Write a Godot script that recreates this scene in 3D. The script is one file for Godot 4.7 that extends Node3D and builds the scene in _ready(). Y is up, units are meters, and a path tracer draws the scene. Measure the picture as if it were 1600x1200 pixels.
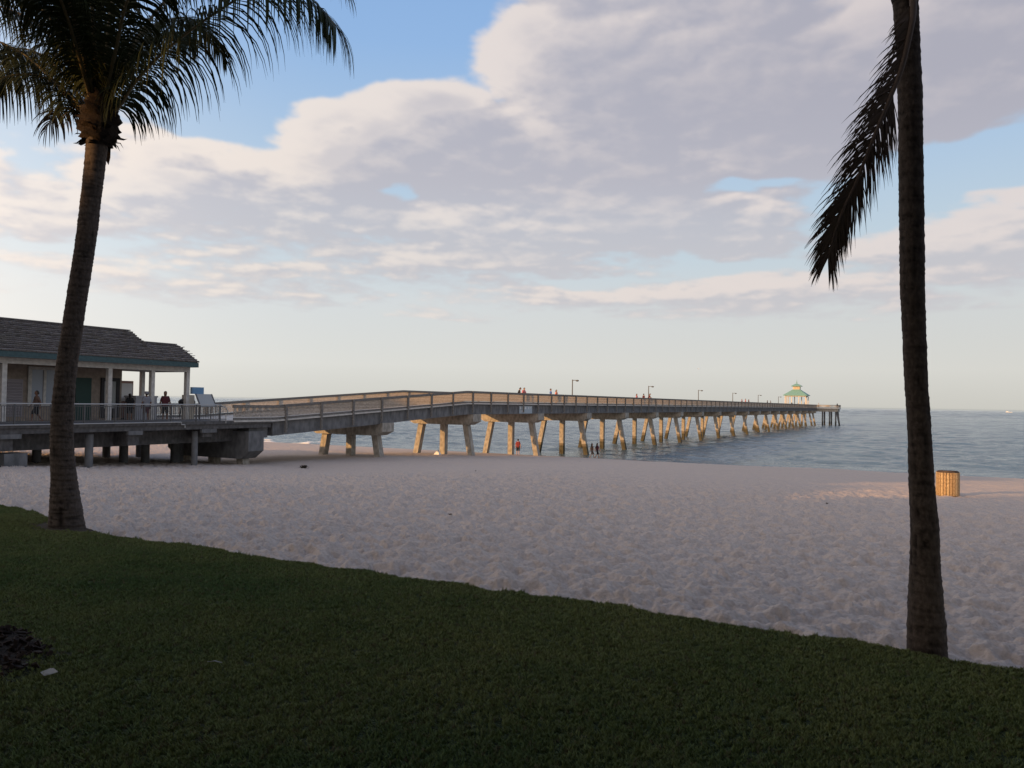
extends Node3D
# World: y up, sea level 0, eye at 6.5. The pier runs straight out to sea along -Z; X is to the right of it.

const EYE := Vector3(0, 6.5, 0)
const BAY := 13.94
const NEAR_T := -38.1
const FAR_T := -45.4
const PIER_END := -313.5

var rng := RandomNumberGenerator.new()
var M := {}
var used := {}
var field := PackedFloat32Array()
const F_AZ := -76.0
const F_EL := -3.0
const F_STEP := 0.4
const F_W := 250
const F_H := 105
var n_big := FastNoiseLite.new()
var n_fine := FastNoiseLite.new()
var n_far := FastNoiseLite.new()
var n_puff := FastNoiseLite.new()
var n_sand := FastNoiseLite.new()
var n_dimple := FastNoiseLite.new()
var n_ripple := FastNoiseLite.new()

# ------------------------------------------------------------------ geometry helpers

class Geo:
	var v := PackedVector3Array()
	var n := PackedVector3Array()
	var c := PackedColorArray()
	var i := PackedInt32Array()
	var col := Color.WHITE

	func quad(a: Vector3, b: Vector3, d: Vector3, e: Vector3) -> void:
		var nn := (d - a).cross(b - a)
		if nn.length_squared() < 1e-14:
			nn = (e - a).cross(d - a)
		nn = nn.normalized()
		var k := v.size()
		v.append(a); v.append(b); v.append(d); v.append(e)
		for q in 4:
			n.append(nn)
			c.append(col)
		i.append_array(PackedInt32Array([k, k + 1, k + 2, k, k + 2, k + 3]))

	func tri(a: Vector3, b: Vector3, d: Vector3) -> void:
		var nn := (d - a).cross(b - a).normalized()
		var k := v.size()
		v.append(a); v.append(b); v.append(d)
		for q in 3:
			n.append(nn)
			c.append(col)
		i.append_array(PackedInt32Array([k, k + 1, k + 2]))

	func hexa(p: Array) -> void:
		# p: four bottom corners, then the four above them, counterclockwise seen from above (x right, z towards the viewer)
		quad(p[0], p[4], p[5], p[1])
		quad(p[1], p[5], p[6], p[2])
		quad(p[2], p[6], p[7], p[3])
		quad(p[3], p[7], p[4], p[0])
		quad(p[4], p[7], p[6], p[5])
		quad(p[0], p[1], p[2], p[3])

	func box(lo: Vector3, hi: Vector3) -> void:
		hexa([Vector3(lo.x, lo.y, hi.z), Vector3(hi.x, lo.y, hi.z), Vector3(hi.x, lo.y, lo.z), Vector3(lo.x, lo.y, lo.z),
			Vector3(lo.x, hi.y, hi.z), Vector3(hi.x, hi.y, hi.z), Vector3(hi.x, hi.y, lo.z), Vector3(lo.x, hi.y, lo.z)])

	func cbox(at: Vector3, size: Vector3) -> void:
		box(at - size / 2, at + size / 2)

	func bar(p: Vector3, q: Vector3, wx: float, wz: float, side := Vector3.ZERO, taper := 1.0) -> void:
		var d := (q - p).normalized()
		var x := side
		if x == Vector3.ZERO:
			x = Vector3.RIGHT if absf(d.x) < 0.9 else Vector3.FORWARD
		x = (x - d * x.dot(d)).normalized()
		var z := x.cross(d).normalized()
		x *= wx / 2
		z *= wz / 2
		hexa([p - x + z, p + x + z, p + x - z, p - x - z, q + (-x + z) * taper, q + (x + z) * taper, q + (x - z) * taper, q + (-x - z) * taper])

	func tube(pts: Array, radii: Array, sides := 8, caps := true) -> void:
		var base := v.size()
		var side := Vector3.RIGHT
		for k in pts.size():
			var d: Vector3 = (pts[mini(k + 1, pts.size() - 1)] - pts[maxi(k - 1, 0)]).normalized()
			if absf(d.dot(side)) > 0.95:
				side = Vector3.FORWARD
			var x := (side - d * side.dot(d)).normalized()
			var z := x.cross(d)
			for s in sides:
				var a := TAU * s / sides
				var o := x * cos(a) + z * sin(a)
				v.append(pts[k] + o * radii[k])
				n.append(o)
				c.append(col)
		for k in pts.size() - 1:
			for s in sides:
				var a := base + k * sides + s
				var b := base + k * sides + (s + 1) % sides
				i.append_array(PackedInt32Array([a, b + sides, a + sides, a, b, b + sides]))
		if caps:
			for e in 2:
				var k := 0 if e == 0 else pts.size() - 1
				var m := v.size()
				v.append(pts[k])
				var d: Vector3 = (pts[0] - pts[1]).normalized() if e == 0 else (pts[k] - pts[k - 1]).normalized()
				n.append(d)
				c.append(col)
				for s in sides:
					v.append(v[base + k * sides + s])
					n.append(d)
					c.append(col)
				for s in sides:
					var a := m + 1 + s
					var b := m + 1 + (s + 1) % sides
					i.append_array(PackedInt32Array([m, b, a] if e == 0 else [m, a, b]))

	func ball(at: Vector3, r: Vector3, rows := 6, cols := 8) -> void:
		var base := v.size()
		for a in rows + 1:
			var th := PI * a / rows
			for b in cols:
				var ph := TAU * b / cols
				var o := Vector3(sin(th) * cos(ph), cos(th), sin(th) * sin(ph))
				v.append(at + o * r)
				n.append((o / r).normalized())
				c.append(col)
		for a in rows:
			for b in cols:
				var p := base + a * cols + b
				var q := base + a * cols + (b + 1) % cols
				i.append_array(PackedInt32Array([p, q + cols, q, p, p + cols, q + cols]))

	func mesh(m: Material) -> ArrayMesh:
		var a := []
		a.resize(Mesh.ARRAY_MAX)
		a[Mesh.ARRAY_VERTEX] = v
		a[Mesh.ARRAY_NORMAL] = n
		a[Mesh.ARRAY_COLOR] = c
		a[Mesh.ARRAY_INDEX] = i
		var r := ArrayMesh.new()
		r.add_surface_from_arrays(Mesh.PRIMITIVE_TRIANGLES, a)
		r.surface_set_material(0, m)
		return r


func numbered(called: String) -> String:
	var k: int = used.get(called, 0)
	used[called] = k + 1
	return called if k == 0 else "%s_%03d" % [called, k]


func tag(o: Node, label: String, category: String, group := "", kind := "") -> void:
	if label: o.set_meta("label", label)
	if category: o.set_meta("category", category)
	if group: o.set_meta("group", group)
	if kind: o.set_meta("kind", kind)


func thing(called: String, label: String, category: String, at := Vector3.ZERO, turn := 0.0, group := "") -> Node3D:
	var o := Node3D.new()
	o.name = numbered(called)
	add_child(o)
	o.position = at
	o.rotation.y = turn
	tag(o, label, category, group)
	return o


func put(called: String, g: Geo, m: Material, parent: Node = null, kind := "") -> MeshInstance3D:
	return put_mesh(called, g.mesh(m), parent, kind)


func put_mesh(called: String, mesh: Mesh, parent: Node = null, kind := "") -> MeshInstance3D:
	var o := MeshInstance3D.new()
	o.mesh = mesh
	if parent == null:
		o.name = numbered(called)
		add_child(o)
	else:
		o.name = child_name(parent, called)
		parent.add_child(o, true)
	if kind: o.set_meta("kind", kind)
	return o


func child_name(parent: Node, called: String) -> String:
	var d: Dictionary = parent.get_meta("counts", {})
	var k: int = d.get(called, 0)
	d[called] = k + 1
	parent.set_meta("counts", d)
	return called if k == 0 else "%s_%03d" % [called, k]


func structure(o: MeshInstance3D, label: String, category: String) -> MeshInstance3D:
	tag(o, label, category, "", "structure")
	return o


func noise(kind: int, freq: float, oct: int, s: int) -> FastNoiseLite:
	var f := FastNoiseLite.new()
	f.noise_type = kind as FastNoiseLite.NoiseType
	f.frequency = freq
	f.fractal_octaves = oct
	f.fractal_type = FastNoiseLite.FRACTAL_FBM if oct > 1 else FastNoiseLite.FRACTAL_NONE
	f.seed = s
	return f


func ramp(stops: Array) -> Gradient:
	var g := Gradient.new()
	var off := PackedFloat32Array()
	var cols := PackedColorArray()
	for s in stops:
		off.append(s[0])
		cols.append(s[1])
	g.offsets = off
	g.colors = cols
	return g


func tex(f: FastNoiseLite, size: int, g: Gradient = null) -> NoiseTexture2D:
	var t := NoiseTexture2D.new()
	t.width = size
	t.height = size
	t.seamless = true
	t.noise = f
	t.generate_mipmaps = false
	if g: t.color_ramp = g
	return t


func grey(a: float, b: float) -> Gradient:
	return ramp([[0.15, Color(a, a, a)], [0.85, Color(b, b, b)]])


# albedo is linear; varied by a grey noise texture that multiplies it
func mat(albedo: Color, rough: float, t: Texture2D = null, scale := Vector3.ONE, bump: Texture2D = null, bump_cm := 0.0, vcol := false) -> StandardMaterial3D:
	var m := StandardMaterial3D.new()
	m.albedo_color = albedo.linear_to_srgb()
	m.roughness = rough
	m.metallic_specular = 0.35
	m.vertex_color_use_as_albedo = vcol
	if t or bump:
		m.uv1_triplanar = true
		m.uv1_world_triplanar = true
		m.uv1_scale = scale
	if t: m.albedo_texture = t
	if bump:
		m.heightmap_enabled = true
		m.heightmap_texture = bump
		m.heightmap_scale = bump_cm
	return m


func sm(a: float, b: float, x: float) -> float:
	var t := clampf((x - a) / (b - a), 0, 1)
	return t * t * (3 - 2 * t)


func table(l: Array, x: float) -> float:
	if x <= l[0][0]: return l[0][1]
	for k in l.size() - 1:
		if x <= l[k + 1][0]:
			return lerpf(l[k][1], l[k + 1][1], (x - l[k][0]) / (l[k + 1][0] - l[k][0]))
	return l[-1][1]

# ------------------------------------------------------------------ the sky

const BLOBS := [
	[-38.8,18.6,4.8,3.2,1.6], [-42.3,16.4,3.0,2.4,1.1], [-35.0,20.1,5.0,2.9,1.5], [-31.6,18.2,5.9,4.3,1.0], [-49.6,15.1,5.5,2.5,1.0], [-52.6,16.4,2.5,1.4,0.8],
	[-45.6,15.2,4.8,2.8,0.9], [-52.9,13.8,3.3,2.1,0.9], [-23.4,19.3,10.9,8.2,1.0], [-12.3,20.5,11.4,7.5,1.1], [-2.3,20.6,9.9,6.2,1.1], [-18.8,13.4,13.5,3.6,1.0],
	[-32.4,13.3,11.3,3.4,0.9], [-43.4,12.7,8.7,2.6,0.8], [-51.5,11.5,6.2,2.1,0.8], [-12.2,12.1,6.6,2.0,1.0], [-25.8,24.9,5.0,4.5,1.0], [-19.0,26.3,6.7,4.0,1.0],
	[3.4,20.7,5.8,5.1,1.1], [-59.0,12.1,3.9,2.1,0.9], [-58.3,10.3,5.9,1.4,0.7], [-3.4,10.4,4.1,1.2,0.8], [1.7,10.3,6.3,2.2,1.0], [-12.2,7.8,12.7,1.6,0.9],
	[-2.2,8.1,6.2,1.5,0.9], [-25.0,7.9,5.0,0.8,0.8], [3.8,12.5,3.1,1.4,0.9], [-51.4,6.8,10.8,0.7,0.5], [-41.2,6.9,6.6,0.4,0.6], [-58.3,8.1,6.7,0.9,0.5],
	[-33.2,5.9,4.1,0.3,0.7], [-17.8,6.9,5.4,0.5,0.6], [-49.0,8.6,11.0,1.8,0.75], [-31.5,9.8,11.0,2.0,0.95], [-20.5,10.8,9.0,1.9,0.95]]
const HOLES := [[-37.6,25.2,6.4,3.3,-1.6], [-45.2,21.2,4.2,2.4,-1.2], [-48.5,17.8,3.4,1.3,-0.8], [-53.1,15.9,1.2,1.6,-0.6],
	[-7.2,25.2,2.6,0.9,-1.0], [2.1,14.7,5.1,1.3,-1.3], [-11.0,14.4,3.0,0.4,-0.8], [-4.9,12.7,4.2,0.9,-1.0], [-12.6,10.0,6.6,0.5,-1.1], [-24.6,8.9,5.0,0.4,-0.9],
	[-37.2,15.4,2.5,0.6,-0.9], [-40.0,12.3,1.1,0.4,-0.5], [-55.1,8.8,4.8,0.4,-0.4]]


func cloud_field() -> void:
	field.resize(F_W * F_H)
	for y in F_H:
		for x in F_W:
			var az := F_AZ + x * F_STEP
			var el := F_EL + y * F_STEP
			var d := 0.0
			for b in BLOBS:
				var q: float = pow((az - b[0]) / b[2], 2) + pow((el - b[1]) / b[3], 2)
				if q < 6.0:
					d = maxf(d, b[4] * exp(-q * 0.75)) + 0.18 * b[4] * exp(-q * 0.75)
			for b in HOLES:
				var q: float = pow((az - b[0]) / b[2], 2) + pow((el - b[1]) / b[3], 2)
				if q < 6.0:
					d += b[4] * exp(-q * 0.75)
			field[y * F_W + x] = clampf(d, -1.0, 1.6)


func field_at(az: float, el: float) -> float:
	var x := clampf((az - F_AZ) / F_STEP, 0, F_W - 1.001)
	var y := clampf((el - F_EL) / F_STEP, 0, F_H - 1.001)
	var xi := int(x)
	var yi := int(y)
	var k := yi * F_W + xi
	return lerpf(lerpf(field[k], field[k + 1], x - xi), lerpf(field[k + F_W], field[k + F_W + 1], x - xi), y - yi)


func cloud_density(az: float, el: float) -> float:
	var a := deg_to_rad(az)
	var e := deg_to_rad(el)
	var h := 1.0 / (sin(e) + 0.10)
	var px := sin(a) * cos(e) * h
	var pz := cos(a) * cos(e) * h
	var w1 := n_big.get_noise_2d(px, pz)
	var w2 := n_big.get_noise_2d(px + 37.0, pz - 11.0)
	var sq := clampf(el / 16.0, 0.12, 1.0)
	var d_out := n_far.get_noise_2d(px, pz) * 1.6 + 0.52
	d_out *= sm(1.5, 9.0, el)
	var inside := sm(-75, -66, az) * (1.0 - sm(8, 20, az)) * (1.0 - sm(29, 37, el))
	var d := d_out
	if inside > 0.0:
		d = lerpf(d_out, field_at(az + w1 * 3.2, el + w2 * 2.4 * sq), inside)
	return d + (n_fine.get_noise_2d(px, pz) * 0.42 - n_puff.get_noise_2d(px, pz) * 0.30 + 0.02) * (0.35 + 0.65 * sm(1.0, 9.0, el))


func sky_color(az: float, el: float) -> Color:
	var e := clampf(el, 0.0, 90.0)
	# clear air
	var clear: Color
	var stops := [[0.0, Color(0.830, 0.828, 0.800)], [2.5, Color(0.878, 0.880, 0.860)], [7.0, Color(0.850, 0.872, 0.882)], [11.0, Color(0.775, 0.845, 0.895)], [16.0, Color(0.695, 0.790, 0.885)], [24.0, Color(0.575, 0.715, 0.885)], [45.0, Color(0.43, 0.59, 0.82)], [90.0, Color(0.34, 0.49, 0.74)]]
	clear = stops[-1][1]
	for k in stops.size() - 1:
		if e <= stops[k + 1][0]:
			clear = (stops[k][1] as Color).lerp(stops[k + 1][1], (e - stops[k][0]) / (stops[k + 1][0] - stops[k][0]))
			break
	var side := sm(-70, 6, az) if az < 40 else 0.6
	clear = clear.lerp(Color(clear.r * 0.955, clear.g * 0.95, clear.b * 0.945), side * (1.0 - sm(4, 20, e)))
	clear = clear.srgb_to_linear()
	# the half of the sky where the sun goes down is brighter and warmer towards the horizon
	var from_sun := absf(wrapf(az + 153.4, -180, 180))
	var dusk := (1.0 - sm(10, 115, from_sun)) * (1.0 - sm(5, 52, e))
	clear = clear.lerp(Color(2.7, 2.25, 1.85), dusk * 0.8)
	if e <= 0.6:
		return clear
	var d := cloud_density(az, e)
	var cover := sm(0.20, lerpf(0.80, 0.62, sm(9, 15, e)), d) * 0.97
	if cover <= 0.002:
		return clear
	var sq := clampf(e / 14.0, 0.3, 1.0)
	var dir := 1.0 if from_sun > 40 else 0.3
	var far := d - cloud_density(az - 3.0 * dir, e + 1.7 * sq)
	var close := d - cloud_density(az - 0.8 * dir, e + 0.55 * sq)
	var lit := clampf(0.30 + far * 0.85 + close * 1.05, 0.0, 1.0)
	lit *= 1.0 - 0.5 * sm(0.8, 1.7, d)
	lit *= 1.0 - 0.40 * side * sm(9, 20, e)
	lit = lit * lit * (3.0 - 2.0 * lit)
	var up := sm(8, 22, e)
	var body := Color(0.775, 0.765, 0.785).lerp(Color(0.735, 0.740, 0.785), up)
	body = body.lerp(Color(0.680, 0.676, 0.722), side * up)
	var bright := Color(0.935, 0.890, 0.850).lerp(Color(0.945, 0.910, 0.880), up)
	bright = bright.lerp(Color(0.890, 0.840, 0.825), side * 0.8)
	var c := body.srgb_to_linear().lerp(bright.srgb_to_linear(), lit)
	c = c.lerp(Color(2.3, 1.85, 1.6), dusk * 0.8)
	# low clouds melt into the haze
	cover *= sm(1.0, 8.0, e) * 0.85 + 0.15 * sm(12, 16, e)
	return clear.lerp(c, cover)


func make_sky() -> ImageTexture:
	n_big = noise(FastNoiseLite.TYPE_SIMPLEX_SMOOTH, 1.1, 4, 11)
	n_fine = noise(FastNoiseLite.TYPE_SIMPLEX_SMOOTH, 2.2, 6, 23)
	n_fine.fractal_gain = 0.58
	n_puff = noise(FastNoiseLite.TYPE_SIMPLEX_SMOOTH, 2.6, 5, 29)
	n_puff.fractal_type = FastNoiseLite.FRACTAL_RIDGED
	n_puff.fractal_gain = 0.55
	n_far = noise(FastNoiseLite.TYPE_SIMPLEX_SMOOTH, 0.45, 4, 5)
	cloud_field()
	var W := 4096
	var H := 2048
	var cw := 720
	var ch := 360
	var data := PackedFloat32Array()
	data.resize(cw * ch * 3)
	var low := sky_color(-28, 0).lerp(Color(0.12, 0.16, 0.17), 0.6)
	for y in ch:
		var el := 90.0 - (y + 0.5) * 180.0 / ch
		for x in cw:
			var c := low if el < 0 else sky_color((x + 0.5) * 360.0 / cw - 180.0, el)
			var k := (y * cw + x) * 3
			data[k] = c.r; data[k + 1] = c.g; data[k + 2] = c.b
	var im := Image.create_from_data(cw, ch, false, Image.FORMAT_RGBF, data.to_byte_array())
	im.resize(W, H, Image.INTERPOLATE_BILINEAR)
	var x0 := int((-70.0 + 180.0) / 360.0 * W)
	var x1 := int((12.0 + 180.0) / 360.0 * W)
	var y0 := int((90.0 - 33.0) / 180.0 * H)
	var y1 := int(90.0 / 180.0 * H)
	var fw := x1 - x0
	var fh := y1 - y0
	data = PackedFloat32Array()
	data.resize(fw * fh * 3)
	for y in fh:
		var el := 90.0 - (y0 + y + 0.5) * 180.0 / H
		for x in fw:
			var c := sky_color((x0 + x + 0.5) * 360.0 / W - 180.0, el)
			var k := (y * fw + x) * 3
			data[k] = c.r; data[k + 1] = c.g; data[k + 2] = c.b
	im.blit_rect(Image.create_from_data(fw, fh, false, Image.FORMAT_RGBF, data.to_byte_array()), Rect2i(0, 0, fw, fh), Vector2i(x0, y0))
	# Godot looks along -Z at the panorama's left edge
	var out := Image.create(W, H, false, Image.FORMAT_RGBF)
	out.blit_rect(im, Rect2i(W / 2, 0, W / 2, H), Vector2i(0, 0))
	out.blit_rect(im, Rect2i(0, 0, W / 2, H), Vector2i(W / 2, 0))
	return ImageTexture.create_from_image(out)

# ------------------------------------------------------------------ materials

func materials() -> void:
	var blotch := tex(noise(FastNoiseLite.TYPE_SIMPLEX_SMOOTH, 0.012, 5, 3), 512, grey(0.76, 1.0))
	var soft := tex(noise(FastNoiseLite.TYPE_SIMPLEX_SMOOTH, 0.012, 4, 8), 512, grey(0.88, 1.0))
	var rough_b := tex(noise(FastNoiseLite.TYPE_SIMPLEX, 0.05, 4, 9), 512)
	var fine_b := tex(noise(FastNoiseLite.TYPE_SIMPLEX, 0.11, 4, 19), 512)
	var grain := tex(noise(FastNoiseLite.TYPE_SIMPLEX, 0.03, 5, 29), 512, grey(0.55, 1.0))
	M.concrete = mat(Color(0.40, 0.37, 0.32), 0.9, blotch, Vector3(0.35, 0.2, 0.35), fine_b, 0.5, true)
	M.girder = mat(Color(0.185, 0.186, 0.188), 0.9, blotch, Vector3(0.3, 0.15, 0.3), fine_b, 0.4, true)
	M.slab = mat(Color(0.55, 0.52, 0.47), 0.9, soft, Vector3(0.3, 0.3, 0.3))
	M.rail = mat(Color(0.28, 0.26, 0.235), 0.85, grain, Vector3(1.5, 0.3, 1.5))
	M.picket = mat(Color(0.62, 0.54, 0.45), 0.85, grain, Vector3(3, 0.4, 0.7))
	M.steel = mat(Color(0.10, 0.10, 0.10), 0.6)
	M.white_pipe = mat(Color(0.36, 0.36, 0.35), 0.5)
	M.deck_beam = mat(Color(0.125, 0.12, 0.118), 0.9, blotch, Vector3(0.5, 0.3, 0.5), fine_b, 0.4)
	M.shake = mat(Color(0.31, 0.285, 0.27), 0.95, grain, Vector3(4, 4, 1), fine_b, 0.6, true)
	M.roof_under = mat(Color(0.10, 0.09, 0.085), 0.95)
	M.teal = mat(Color(0.060, 0.105, 0.11), 0.6, soft, Vector3(0.8, 0.8, 0.8))
	M.cream = mat(Color(0.58, 0.55, 0.50), 0.7, soft, Vector3(0.5, 0.5, 0.5))
	M.stucco = mat(Color(0.33, 0.27, 0.22), 0.9, soft, Vector3(0.5, 0.5, 0.5), fine_b, 0.3)
	M.dark_green = mat(Color(0.03, 0.065, 0.055), 0.55)
	M.dark = mat(Color(0.025, 0.024, 0.026), 0.5)
	M.shutter = mat(Color(0.30, 0.27, 0.28), 0.7)
	M.pane = mat(Color(0.30, 0.33, 0.38), 0.12)
	M.leaf = mat(Color(0.030, 0.038, 0.017), 0.6, null, Vector3.ONE, null, 0.0, true)
	M.leaf.metallic_specular = 0.2
	M.leaf.backlight_enabled = true
	M.leaf.backlight = Color(0.25, 0.25, 0.25)
	M.leaf.cull_mode = BaseMaterial3D.CULL_DISABLED
	M.dry_leaf = mat(Color(0.105, 0.073, 0.052), 0.75, null, Vector3.ONE, null, 0.0, true)
	M.dry_leaf.cull_mode = BaseMaterial3D.CULL_DISABLED
	M.rachis = mat(Color(0.12, 0.095, 0.05), 0.6)
	M.bark = mat(Color(0.105, 0.082, 0.067), 0.95, tex(noise(FastNoiseLite.TYPE_SIMPLEX, 0.02, 5, 41), 512, grey(0.75, 1.0)), Vector3(2.5, 1.2, 2.5), rough_b, 0.4, true)
	M.fibre = mat(Color(0.045, 0.030, 0.022), 0.95, grain, Vector3(5, 1, 5), fine_b, 1.0, true)
	M.sand = mat(Color(0.595, 0.492, 0.408), 0.97, tex(noise(FastNoiseLite.TYPE_SIMPLEX, 0.03, 5, 51), 1024, grey(0.88, 1.0)), Vector3(0.45, 0.45, 0.45), tex(noise(FastNoiseLite.TYPE_SIMPLEX, 0.06, 5, 52), 1024), 0.9, true)
	M.soil = mat(Color(1, 1, 1), 0.97, tex(noise(FastNoiseLite.TYPE_SIMPLEX, 0.04, 5, 61), 1024, grey(0.55, 1.0)), Vector3(0.6, 0.6, 0.6), fine_b, 2.0, true)
	M.grass = mat(Color(1, 1, 1), 0.75, null, Vector3.ONE, null, 0.0, true)
	M.grass.backlight_enabled = true
	M.grass.backlight = Color(0.3, 0.3, 0.3)
	M.chip = mat(Color(1, 1, 1), 0.9, null, Vector3.ONE, null, 0.0, true)
	M.sea = mat(Color(0.080, 0.135, 0.165), 0.12, null, Vector3(0.11, 0.11, 0.11), tex(noise(FastNoiseLite.TYPE_SIMPLEX_SMOOTH, 0.02, 5, 71), 1024), 14.0)
	M.sea.metallic_specular = 0.5
	M.gaz_roof = mat(Color(0.20, 0.39, 0.34), 0.6, soft, Vector3(0.4, 0.4, 0.4))
	M.gaz_cream = mat(Color(0.50, 0.44, 0.34), 0.7)
	M.slat_tan = mat(Color(0.58, 0.40, 0.22), 0.8, grain, Vector3(3, 0.6, 3))
	M.slat_pale = mat(Color(0.70, 0.52, 0.30), 0.8, grain, Vector3(3, 0.6, 3))
	M.slat_red = mat(Color(0.36, 0.15, 0.085), 0.8, grain, Vector3(3, 0.6, 3))
	M.bin_lid = mat(Color(0.06, 0.045, 0.04), 0.6)
	M.sign_blue = mat(Color(0.14, 0.27, 0.42), 0.5)
	M.sign_pale = mat(Color(0.34, 0.40, 0.44), 0.6)
	M.panel_grey = mat(Color(0.34, 0.35, 0.34), 0.6)
	M.grey_box = mat(Color(0.36, 0.36, 0.38), 0.7)
	M.pink_box = mat(Color(0.40, 0.24, 0.20), 0.7)
	M.skin = mat(Color(0.42, 0.24, 0.16), 0.6)
	M.skin_dark = mat(Color(0.16, 0.085, 0.055), 0.6)
	M.hair = mat(Color(0.02, 0.015, 0.012), 0.6)
	M.white = mat(Color(0.75, 0.74, 0.72), 0.6)
	M.gull_grey = mat(Color(0.4, 0.41, 0.43), 0.7)
	M.added_hotel = mat(Color(0.50, 0.44, 0.37), 0.9, soft, Vector3(0.1, 0.1, 0.1))
	M.weed = mat(Color(0.035, 0.028, 0.018), 0.9)
	for k in {"red": Color(0.21, 0.04, 0.045), "pink": Color(0.50, 0.17, 0.18), "blue": Color(0.10, 0.18, 0.42), "orange": Color(0.62, 0.20, 0.12), "black": Color(0.02, 0.02, 0.022), "navy": Color(0.03, 0.035, 0.06), "maroon": Color(0.075, 0.022, 0.028), "brown": Color(0.10, 0.065, 0.05), "pale": Color(0.55, 0.50, 0.47), "grey": Color(0.2, 0.2, 0.22)}:
		M["cloth_" + k] = mat({"red": Color(0.21, 0.04, 0.045), "pink": Color(0.50, 0.17, 0.18), "blue": Color(0.10, 0.18, 0.42), "orange": Color(0.62, 0.20, 0.12), "black": Color(0.02, 0.02, 0.022), "navy": Color(0.03, 0.035, 0.06), "maroon": Color(0.075, 0.022, 0.028), "brown": Color(0.10, 0.065, 0.05), "pale": Color(0.55, 0.50, 0.47), "grey": Color(0.2, 0.2, 0.22)}[k], 0.9)

# ------------------------------------------------------------------ ground

const LEFT_PROFILE := [[-30, 4.9], [7, 4.5], [14, 3.8], [21.8, 3.15], [26.3, 2.81], [33, 2.5], [38.6, 2.2], [52, 2.0], [66, 1.42], [80, 0.7], [90, 0.0], [100, -0.7], [140, -3]]
const RIGHT_PROFILE := [[-30, 4.9], [7, 4.55], [20, 3.8], [37.5, 3.05], [50, 2.55], [60, 2.15], [63, 2.0], [70, 1.35], [85, 0.1], [100, -1], [140, -3.5]]


func lawn_edge(t: float) -> float:
	return 7.5 + sm(-9, -15, t) * 1.2 - sm(-0.5, 1.5, t) * 0.35 + n_sand.get_noise_2d(t * 4.0, 3.0) * 0.16 + n_ripple.get_noise_2d(t * 0.9, 9.0) * 0.13


func lawn_y(s: float) -> float:
	return 4.85 - clampf((s - 2.0) / 6.0, 0, 1) * 0.29


func beach_y(t: float, s: float) -> float:
	var w := sm(-32, -15, t)
	return lerpf(table(LEFT_PROFILE, s), table(RIGHT_PROFILE, s), w)


func sand_y(t: float, s: float) -> float:
	var y := beach_y(t, s)
	var k := 1.0 - sm(55, 84, s)
	y += n_sand.get_noise_2d(t * 0.55, s * 0.8) * 0.11 * k
	var rough := (0.80 + 0.20 * sm(9, 18, s)) * (1.0 - 0.72 * sm(26, 44, s)) * (1.0 - 0.8 * sm(60, 82, s))
	var d := n_dimple.get_noise_2d(t, s)           # -1 in the middle of a footprint
	y += clampf(d + 0.45, -0.55, 0.25) * 0.17 * rough
	y += n_ripple.get_noise_2d(t, s) * 0.075 * rough
	y += n_ripple.get_noise_2d(t * 2.3 + 50.0, s * 2.3) * 0.055 * rough
	return y - 0.14 * (1.0 - sm(7.2, 8.4, s))


func make_sand() -> void:
	n_sand = noise(FastNoiseLite.TYPE_SIMPLEX_SMOOTH, 0.16, 3, 101)
	n_dimple = noise(FastNoiseLite.TYPE_CELLULAR, 2.5, 1, 102)
	n_dimple.cellular_return_type = FastNoiseLite.RETURN_DISTANCE
	n_dimple.cellular_jitter = 1.0
	n_dimple.domain_warp_enabled = true
	n_dimple.domain_warp_amplitude = 0.35
	n_dimple.domain_warp_frequency = 1.3
	n_ripple = noise(FastNoiseLite.TYPE_SIMPLEX_SMOOTH, 2.3, 4, 103)
	var rows := []
	var s := 6.2
	while s < 104.0:
		rows.append(s)
		s += maxf(0.03, s * 0.0043)
	var us := []
	for k in [-6.0, -2.5, -1.0, -0.4, -0.15, -0.05]: us.append(k)
	for k in 1101: us.append(k / 1100.0)
	for k in [1.05, 1.2, 1.6, 2.6, 5.0, 9.0]: us.append(k)
	var nx := us.size()
	var v := PackedVector3Array()
	v.resize(rows.size() * nx)
	var cols := PackedColorArray()
	cols.resize(v.size())
	for j in rows.size():
		s = rows[j]
		var t0 := -1.86 * s - 3.0
		var t1 := 0.30 * s + 5.0
		var wet := sm(80, 90, s)
		var warm := Color(1, 1, 1).lerp(Color(0.50, 0.47, 0.44), wet)
		for k in nx:
			var t: float = lerpf(t0, t1, us[k])
			v[j * nx + k] = Vector3(t, sand_y(t, s), -s)
			cols[j * nx + k] = warm
	var n := PackedVector3Array()
	n.resize(v.size())
	for j in rows.size():
		var ja := maxi(j - 1, 0) * nx
		var jb := mini(j + 1, rows.size() - 1) * nx
		for k in nx:
			var a := v[j * nx + mini(k + 1, nx - 1)] - v[j * nx + maxi(k - 1, 0)]
			var b := v[jb + k] - v[ja + k]
			n[j * nx + k] = a.cross(b).normalized() if a.cross(b).y > 0 else -a.cross(b).normalized()
	var idx := PackedInt32Array()
	idx.resize((rows.size() - 1) * (nx - 1) * 6)
	var q := 0
	for j in rows.size() - 1:
		for k in nx - 1:
			var a := j * nx + k
			idx[q] = a; idx[q + 1] = a + nx; idx[q + 2] = a + nx + 1
			idx[q + 3] = a; idx[q + 4] = a + nx + 1; idx[q + 5] = a + 1
			q += 6
	structure(put_mesh("beach_sand", surface(v, n, cols, idx, M.sand)), "pale trampled sand between lawn and sea", "sand")


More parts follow.
